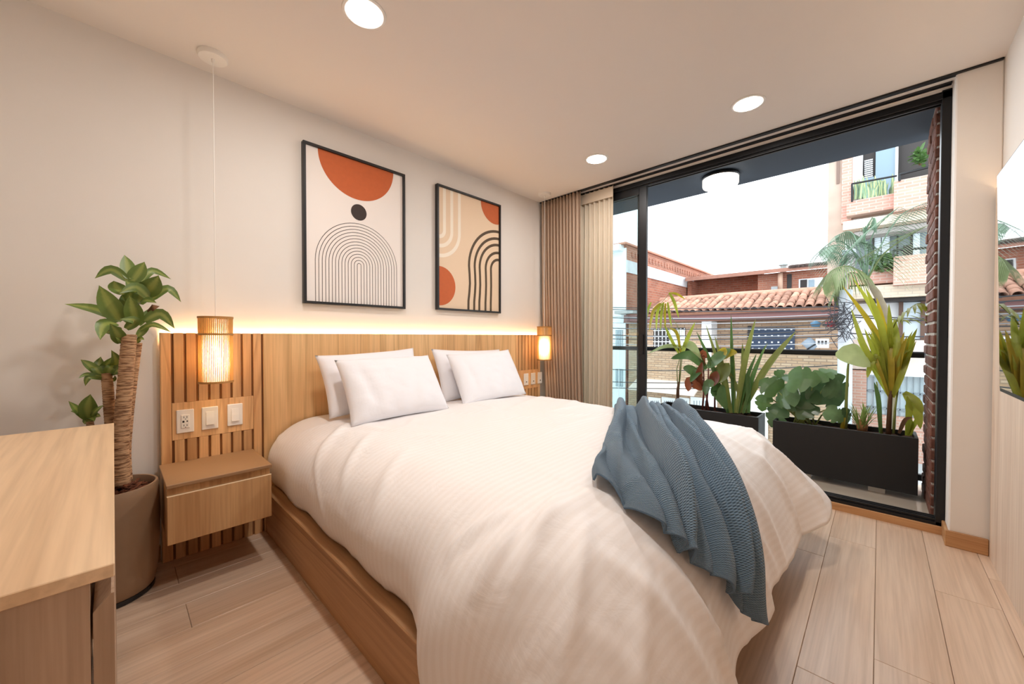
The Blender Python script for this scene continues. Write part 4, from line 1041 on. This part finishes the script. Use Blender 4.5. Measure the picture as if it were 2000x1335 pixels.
# blue shutter with pale studs
wn_ = fb(MB(), 1464, 640, 1552, 688, XH+.5, .05).build('window', BLUEP, ho)
st = MB()
for i in range(7):
    for j in range(4):
        p = at(1470+i*12.6, 643+j*12.5, XH+.49); st.box((p.x-.01, p.y-.022, p.z-.022), (p.x+.012, p.y+.022, p.z+.022))
st.build('studs', METW, wn_, kind='stuff')
fb(MB(), 1460, 636, 1466, 690, XH+.48, .08).build('window_jamb', DARKW, ho)
# grille window
wg = fb(MB(), 1276, 640, 1338, 681, XH-.02, .04).build('window', DARKW, ho)
fb(MB(), 1308, 643, 1336, 679, XH-.03, .02).build('pane', plain('pale_grille_pane', (206, 206, 190), .5, var=.1), wg)
gr = MB()
for i in range(9):
    p = at(1279+i*7.2, 660, XH-.06); gr.box((p.x, p.y-.012, at(1300, 681, XH-.06).z), (p.x+.015, p.y+.012, at(1300, 641, XH-.06).z))
for j in range(4):
    p = at(1300, 645+j*11, XH-.06); gr.box((p.x, at(1338, 660, XH-.06).y, p.z-.012), (p.x+.015, at(1276, 660, XH-.06).y, p.z+.012))
for i in range(4): gr.lathe((0, 0, 0), [(.001, 0)], 3) if False else None
gr.build('grille', METW, wg, kind='stuff')
# lower floor: small canopy of tiles over white garage doors
MB().box((XH, yl, -3.2), (XH+.3, at(1385, 750, XH).y, -1.25)).build('lower_wall', CBRICK, ho)
cy0, cy1 = at(1360, 745, XH-.5).y, at(1232, 745, XH-.5).y
zc0 = at(1290, 764, XH-.7).z
MB().prism([(XH-.7, cy0, zc0), (XH, cy0, zc0+.30), (XH, cy0, zc0+.22), (XH-.7, cy0, zc0-.05)], (0, cy1-cy0, 0)).build('canopy', plain('pale_canopy', (212, 196, 186), .9, var=.15, scale=4), ho)
for a, b in ((1266, 1290), (1292, 1318), (1320, 1346), (1348, 1384)):
    g = fb(MB(), a, 776, b, 850, XH-.02, .06).build('garage_door', METW, ho)
    for t in (.2, .35, .5, .65, .8):
        u = a+(b-a)*t; fb(MB(), u-.7, 782, u+.7, 850, XH-.03, .02).build('groove', plain('grey_groove', (140, 150, 158), .6), g)
fb(MB(), 1378, 752, 1400, 850, XH-.05, .1).build('door_post', PLAST, ho)
fb(MB(), 1410, 760, 1500, 850, XH-.06, .06).build('plinth_patch', plain('patched_render', (214, 208, 204), .9, var=.12, scale=3), ho)

# ---- red brick building behind it
XM = 19.0
mb_ = empty('brick_building', (XM, 4, -3.2), 'long raw red brick building behind the tile roof with a shallow sheet roof', 'building')
ya, yb = at(1480, 560, XM).y, at(1345, 560, XM).y; ye = at(1640, 560, XM).y
zt_ = at(1480, 536, XM).z
MB().box((XM+.9, ya, 0), (XM+1.2, yb+.05, zt_+.22)).build('rear_wall', OBRICK, mb_)
MB().box((XM, ye, 0), (XM+.4, ya, zt_)).build('front_wall', RBRICK, mb_)
MB().box((XM+.0, yb-.12, 0), (XM+1.2, yb+.05, zt_)).build('side_wall', OBRICK, mb_)
for i in range(9):
    p = at(1348+.0, 0, XM)
MB().prism([(XM-.45, ye, zt_-.05), (XM-.45, ye, zt_+.10), (XM+3, ye, zt_+.62), (XM+3, ye, zt_+.5)], (0, yb-ye, 0)).build('roof', plain('weathered_roof', (164, 120, 104), .9, var=.25, scale=4), mb_)
ed = MB(); r = random.Random(8)
for i in range(46):
    y = ye+(at(1545, 530, XM).y-ye)*i/46; ed.tube([(XM-.5, y, zt_+.12), (XM+.4, y, zt_+.26)], .06+r.uniform(-.01, .012), 6)
ed.build('eave_tiles', plain('dark_eave_tile', (120, 104, 98), .9, var=.35, scale=8), mb_, True, kind='stuff')
w1 = fb(MB(), 1560, 543, 1607, 566, XM-.03, .06).build('window', METW, mb_)
fb(MB(), 1563, 546, 1576, 565, XM-.05, .03).build('pane', DARKW, w1); fb(MB(), 1579, 546, 1590, 565, XM-.05, .03).build('pane', SKYG, w1); fb(MB(), 1592, 546, 1605, 565, XM-.05, .03).build('pane', CURT, w1)
pz = [at(1524, 532, XM-.2), at(1524, 570, XM-.2)]
MB().tube(pz, .09, 10).build('downpipe', plain('clay_pipe', (204, 170, 148), .7), mb_, True)
MB().lathe(at(1530, 524, XM+.6), [(.11, -.4), (.11, .12), (.17, .12), (.17, .16), (.02, .26)], 12).build('flue', plain('zinc_flue', (150, 160, 160), .5, .3), mb_)
fb(MB(), 1506, 559, 1520, 572, XM-.03, .05).build('pane', plain('pale_board', (186, 196, 200), .7), mb_)
fb(MB(), 1537, 535, 1546, 575, XM-.03, .05).build('recess', DARKW, mb_)

# ---- white fronted neighbour with a raw brick flank
XN = 13.0; yN = at(1222, 560, XN).y; zN = at(1222, 478, XN).z
nb = empty('white_house', (XN, yN+1, -3.2), 'white rendered house front with a tall raw brick flank beside the mullion', 'house')
MB().box((XN, yN, -3.2), (XN+.35, yN+6, zN-.1)).build('front_wall', PLAST, nb)
MB().box((XN-.35, yN+.1, zN-.22), (XN+.4, yN+6, zN+.0)).build('cornice', PLAST, nb)
MB().box((XN+.05, yN-.02, -3.2), (XN+12, yN+.25, zN-1.0)).build('flank_wall', OBRICK, nb)
MB().box((XN+.02, yN-.05, zN-1.0), (XN+12, yN+.25, zN-.55)).build('ring_beam', plain('grey_beam', (206, 204, 206), .9, var=.08, scale=3), nb)
MB().box((XN+.05, yN-.02, zN-.55), (XN+12, yN+.25, zN)).build('parapet', RBRICK, nb)
for i in range(34):
    x = XN+.4+i*.30; MB().box((x, yN-.05, zN-.38), (x+.13, yN-.015, zN-.20)).build('brick', RBRICK, nb)
MB().box((XN-.2, yN-.1, zN), (XN+12.2, yN+.4, zN+.07)).build('coping', plain('clay_coping', (190, 132, 110), .9, var=.2), nb)
for k, v0 in enumerate((644, 720)):
    wq = fb(MB(), 1202, v0, 1216, v0+34, XN-.03, .06).build('window', plain('grey_window', (150, 164, 176), .4), nb)
    for i in range(4): fb(MB(), 1203+i*3.6, v0+1, 1204+i*3.6, v0+33, XN-.06, .02).build('bar', METW, wq)
fb(MB(), 1200, 606, 1236, 612, XN-.5, .6).build('lean_to', GREYC, nb)

# ---- tall brick block
XT = 14.5
tb = empty('brick_tower_block', (XT, -.5, -3.2), 'tall pink brick block with balconies behind the street palm', 'building')
def T(u0, v0, u1, v1, m, nm, d=.3, dx=0.0, parent=None): return fb(MB(), u0, v0, u1, v1, XT, d, dx).build(nm, m, parent or tb)
yTl = at(1617, 400, XT).y; yTr = -6.5
p0 = at(1650, 400, XT)
MB().box((XT+.05, p0.y, -.5), (XT+.5, yTl, at(1630, 235, XT).z)).build('raw_pier', ROUGH, tb)
for a, b in ((1634, 1640),): fb(MB(), a, 270, b, 358, XT+.02, .1, 0).build('slot', plain('dark_slot', (120, 100, 90), .9), tb)
MB().box((XT+1.1, yTr, -3.2), (XT+1.4, p0.y, 8.5)).build('rear_wall', PLAST, tb)
T(1645, 200, 1664, 436, PBRICK, 'corner_pier', 1.2, -.02)
T(1655, 392, 1746, 420, PBRICK, 'planter_wall', .5, -.35); T(1745, 352, 1900, 412, PBRICK, 'balcony_wall', .5, -.6)
T(1648, 418, 1900, 436, CREAMB, 'floor_band', 1.4, -.30)
T(1668, 436, 1900, 446, GREYC, 'lintel', 1.2, .1)
T(1744, 500, 1900, 556, PBRICK, 'balcony_wall', .5, -.6); T(1652, 528, 1746, 556, PBRICK, 'planter_wall', .5, -.25)
T(1652, 555, 1900, 580, CREAMB, 'floor_band', 1.4, -.30)
T(1700, 580, 1900, 586, DARKW, 'lintel', 1.2, -.05)
# upper windows
T(1664, 200, 1684, 352, PLAST, 'wall_panel', .2, .55)
wu = T(1684, 200, 1760, 392, DARKW, 'window', .1, .75)
for j in range(9): T(1687, 296+j*4.2, 1704, 298+j*4.2, METW, 'louvre', .06, .66, wu)
T(1687, 332, 1706, 380, SKYG, 'pane', .06, .68, wu); T(1710, 200, 1750, 380, SKYG, 'pane', .06, .66, wu); T(1750, 200, 1756, 385, METW, 'window_post', .1, .60, wu)
T(1756, 200, 1900, 390, DARKW, 'window', .1, .85)
# middle windows
wm = T(1668, 446, 1900, 545, plain('grey_glass', (128, 142, 150), .3, var=.2, scale=2), 'window', .1, .75)  # plain grey blue glass, slightly blotchy
for a, b in ((1706, 1720), (1722, 1738), (1786, 1800)): T(a, 446, b, 540, CURT, 'curtain_strip', .05, .66, wm)
for a in (1703, 1752, 1780): T(a, 446, a+4, 545, DARKW, 'window_post', .08, .62, wm)
T(1766, 470, 1786, 500, DARKW, 'pane', .05, .64, wm)
# street level
T(1664, 586, 1900, 736, PLAST, 'lower_wall', .3, .5)
wl_ = T(1756, 586, 1900, 662, plain('pale_glass', (186, 200, 208), .25, var=.1, scale=2), 'window', .1, .40)
for a in (1756, 1800, 1840): T(a, 586, a+9, 664, plain('brown_post', (96, 72, 60), .7), 'window_post', .1, .33, wl_)
T(1756, 622, 1900, 625, DARKW, 'window_rail', .06, .32, wl_)
T(1655, 664, 1900, 724, plain('pale_ledge', (214, 196, 186), .9, var=.15, scale=3), 'ledge', .5, -.1)
T(1655, 722, 1692, 860, PBRICK, 'gate_pier', .5, -.2); T(1692, 722, 1900, 735, PLAST, 'lintel', .5, -.2)
gt = T(1690, 735, 1900, 830, plain('pale_gate_glass', (196, 208, 216), .3, var=.08, scale=3), 'gate', .1, .1)
for i in range(11): T(1692+i*13, 735, 1694+i*13, 830, plain('grey_bar', (130, 140, 148), .5), 'bar', .05, .02, gt)
T(1690, 768, 1900, 771, plain('grey_bar', (130, 140, 148), .5), 'bar', .05, .02, gt); T(1690, 802, 1900, 805, plain('grey_bar', (130, 140, 148), .5), 'bar', .05, .02, gt)
T(1650, 815, 1900, 900, PBRICK, 'base_wall', .5, -.1)
# balcony rails
for pts, rad in (([at(1663, 359, XT-.4), at(1752, 343, XT-.4)], .025), ([at(1756, 341, XT-.6), at(1830, 322, XT-.6)], .03), ([at(1664, 359, XT-.4), at(1664, 394, XT-.4)], .025), ([at(1757, 340, XT-.6), at(1757, 354, XT-.6)], .025), ([at(1744, 489, XT-.6), at(1830, 482, XT-.6)], .03), ([at(1745, 489, XT-.6), at(1745, 502, XT-.6)], .025)):
    MB().tube(pts, rad, 6).build('balcony_rail', BLACKMET, tb)
# snake plants and a shrub on the block's balconies
sn = empty('snake_plant_row', at(1705, 385, XT-.1), 'row of upright sword leaved plants on the upper balcony of the pink block', 'plants')
r = random.Random(21); SNK = leafmat('snake_leaf', (128, 156, 128), (206, 206, 140), .5, .2, .3)
for k in range(44):
    u = 1666+r.random()*78; h = r.uniform(18, 46); v0 = 390-(u-1666)*.12; X = XT-.15+r.uniform(-.1, .15)
    blade(MB(), [at(u, v0, X), at(u+r.uniform(-3, 3), v0-h*.5, X), at(u+r.uniform(-7, 7), v0-h, X)], r.uniform(.05, .10), .2, 'strap', (-1, r.uniform(-.6, .6), 0), 4).build('leaf', SNK, sn, True, fix=False)
def shrub(label, u, v, X, ru, rv, n, mat, seed, name='balcony_shrub'):
    o = empty(name, at(u, v+rv, X), label, 'shrub'); r = random.Random(seed); mb = MB()
    for k in range(n):
        a, d = r.uniform(0, 2*PI), math.sqrt(r.random()); p = at(u+ru*d*math.cos(a), v+rv*d*math.sin(a), X+r.uniform(-.25, .25))
        t = V((r.uniform(-1, .3), r.uniform(-1, 1), r.uniform(-.6, 1))).normalized()*r.uniform(.12, .22)
        blade(mb, [p, p+t*.5+V((0, 0, .02)), p+t], .09, .2, 'lance', None, 3)
    mb.build('foliage', mat, o, True, kind='stuff', fix=False)
    MB().tube([at(u, v+rv, X), at(u, v, X)], [.03, .015], 6).build('stem', BRST, o)
    return o
shrub('leafy shrub on the top balcony at the edge of the brick pier', 1797, 308, XT-.3, 12, 14, 90, GREEN, 2)
shrub('low green shrub in the middle balcony planter behind the palm crown', 1722, 516, XT-.3, 30, 16, 200, GREEN, 4)

# ---- street palm
XP = 11.0
sp = empty('street_palm', at(1735, 700, XP), 'tall street palm with grey green feather fronds in front of the pink block', 'palm')
MB().tube([V((XP+.2, at(1742, 640, XP).y, -3.2)), at(1744, 700, XP+.1), at(1738, 640, XP+.1), at(1728, 605, XP), at(1712, 572, XP), at(1694, 546, XP)], [.07, .07, .065, .06, .065, .04], 12).build('trunk', plain('palm_trunk', (112, 100, 80), .9, var=.3, scale=6), sp, True)
PALMG = leafmat('grey_green_frond', (104, 130, 106), None, .5, .2, .15); PALMY = leafmat('yellow_green_frond', (112, 124, 78), None, .5, .2, .15)
for k, (pts, dxs, ll, m) in enumerate([
    (((1694, 546), (1664, 488), (1630, 470), (1590, 500)), (0, -.3, -.5, -.7), .62, PALMG), (((1694, 546), (1676, 480), (1660, 452), (1630, 462)), (0, .4, .6, .8), .60, PALMG),
    (((1694, 546), (1698, 480), (1716, 440), (1756, 404)), (0, -.2, -.3, -.3), .62, PALMG), (((1694, 546), (1722, 500), (1762, 468), (1812, 440)), (0, -.4, -.7, -1.0), .60, PALMY),
    (((1694, 546), (1660, 520), (1622, 530), (1606, 562)), (0, -.5, -.8, -1.0), .50, PALMY), (((1694, 546), (1664, 532), (1640, 552), (1628, 580)), (0, .3, .4, .5), .46, PALMY),
    (((1694, 546), (1720, 480), (1760, 420), (1818, 392)), (0, .5, .8, 1.0), .56, PALMG), (((1694, 546), (1690, 490), (1690, 450), (1704, 424)), (0, .1, .1, .1), .55, PALMG),
    (((1694, 546), (1676, 500), (1640, 478), (1604, 486)), (0, -.1, -.1, -.1), .55, PALMG)]):
    ra = [at(u, v, XP+d) for (u, v), d in zip(pts, dxs)]
    frond(sp, 'frond', m, ra, ll*1.15, 26, .028, 1.6, .018, .5, V((-.35, -.75 if k % 2 else .75, -.2)).normalized() if k in (0, 2, 3, 6) else None)

# ---- utility pole, meters, cables
XU = 11.4
up = empty('utility_pole', at(1652, 850, XU), 'grey street pole with a small lamp on a thin mast beside the tile roof', 'pole')
pb0, pb1 = at(1652, 566, XU), at(1655, 900, XU)
MB().tube([V((XU, pb0.y, -3.2)), pb0], [.15, .12], 12).build('shaft', plain('pole_concrete', (186, 190, 196), .8, var=.12, scale=2), up, True)
MB().tube([at(1653, 590, XU-.1), at(1653, 492, XU-.1)], .022, 8).build('mast', GREYC, up)
MB().box(tuple(at(1644, 498, XU-.35)), tuple(at(1673, 490, XU-.0)), .02).build('lamp_head', plain('lamp_housing', (196, 206, 214), .5), up)
r = random.Random(31); tang = MB()
for k in range(16):
    c = at(1642+r.gauss(0, 9), 622+r.gauss(0, 18), XU-.25); pts = [c+V((r.uniform(-.12, .12), r.uniform(-.28, .28), r.uniform(-.28, .28))) for _ in range(6)]
    tang.tube([bez(pts, i/14) for i in range(15)], .007, 4)
tang.build('cable_tangle', plain('tangled_cable', (52, 50, 54), .7), up, kind='stuff')
me1 = empty('meter_box', at(1604, 668, XU-.1), 'white electricity meter cabinet hung on the cables by the pole', 'meter box')
fb(MB(), 1593, 661, 1618, 679, XU-.1, .18).build('housing', METW, me1)
for i in range(3): fb(MB(), 1597+i*7, 665, 1601+i*7, 672, XU-.12, .03).build('dial', DARKW, me1)
me2 = empty('splice_case', at(1582, 670, XU-.1), 'grey barrel shaped splice case next to the white meter cabinet', 'splice case')
MB().tube([at(1573, 664, XU), at(1592, 680, XU)], [.11, .13], 12).build('barrel', plain('grey_case', (128, 140, 152), .5), me2, True)
MB().tube([at(1586, 675, XU), at(1588, 677, XU)], .14, 12).build('clamp_band', BLACKMET, me2)
for a, b, m, lb in ((1584, 1602, plain('blue_cover', (66, 104, 130), .6), 'blue insulating sleeve on the cables before the tile roofed house'), (1613, 1632, plain('red_cover', (200, 62, 66), .5), 'red insulating sleeve on the cables before the tile roofed house')):
    o = MB().tube([at(a, 634, XU-.15), at((a+b)/2, 632, XU-.15), at(b, 634, XU-.15)], [.05, .075, .05], 10).build('insulating_sleeve', m, None, True, lb, 'sleeve', 'insulating sleeves on the cables')
CLAB = ['black cable passing just over the lowest roof tiles', 'pale cable crossing the maroon fascia of the tiled house', 'black cable just below the maroon fascia of the tiled house', 'pale cable sagging above the dark blue shutter', 'black cable along the top edge of the dark blue shutter',
        'pale cable across the upper studs of the dark blue shutter', 'black cable across the middle of the dark blue shutter', 'pale cable across the lower studs of the dark blue shutter', 'black cable across the bottom edge of the dark blue shutter', 'pale cable just above the black balcony handrail',
        'highest of the black cables, across the upper rows of roof tiles', 'black cable just below the black balcony handrail', 'black cable in front of the pale canopy over the garage doors', 'lowest black cable, just above the white garage doors']
CAB = plain('black_cable', (46, 46, 50), .6); CABL = plain('pale_cable', (150, 152, 156), .6)
r = random.Random(17)
for k, (v0, v1, v2, m, X) in enumerate([(604, 612, 606, CAB, 11.3), (612, 622, 612, CABL, 11.2), (618, 630, 618, CAB, 11.5), (628, 640, 624, CABL, 11.3), (634, 648, 630, CAB, 11.1), (640, 644, 640, CABL, 11.4), (648, 658, 642, CAB, 11.2), (652, 664, 652, CABL, 11.5), (660, 668, 656, CAB, 11.3), (664, 676, 668, CABL, 11.2), (600, 606, 598, CAB, 11.6), (716, 728, 712, CAB, 11.4), (742, 752, 738, CAB, 11.2), (756, 766, 752, CAB, 11.4)]):
    a, b, c = at(1196, v0, X), at(1420, v1+4, X), at(1650, v2, X)
    a = c+(a-c)*1.6; a.z += .15
    n = 24; pts = []
    for i in range(n+1):
        t = i/n; p = a*(1-t)+c*t; p.z -= (.10+.12*math.sin(k*1.9)**2)*4*t*(1-t); pts.append(p)
    lb = CLAB[k]
    MB().tube(pts, .013 if m is CAB else .010, 5).build('street_cable', m, None, False, lb, 'cable', 'black street cables' if m is CAB else 'pale street cables')
for k, v in enumerate((614, 618, 650)):
    a, c = at(1650, v, 11.3), at(1900, v+6, 11.8)
    MB().tube([a, (a+c)/2+V((0, 0, -.05)), c], .014, 5).build('street_cable', CAB, None, False, ('upper black cable of a close pair running from the pole past the pink block', 'lower black cable of a close pair running from the pole past the pink block', 'single black cable running low from the pole past the pink block')[k], 'cable', 'cables past the pink block')
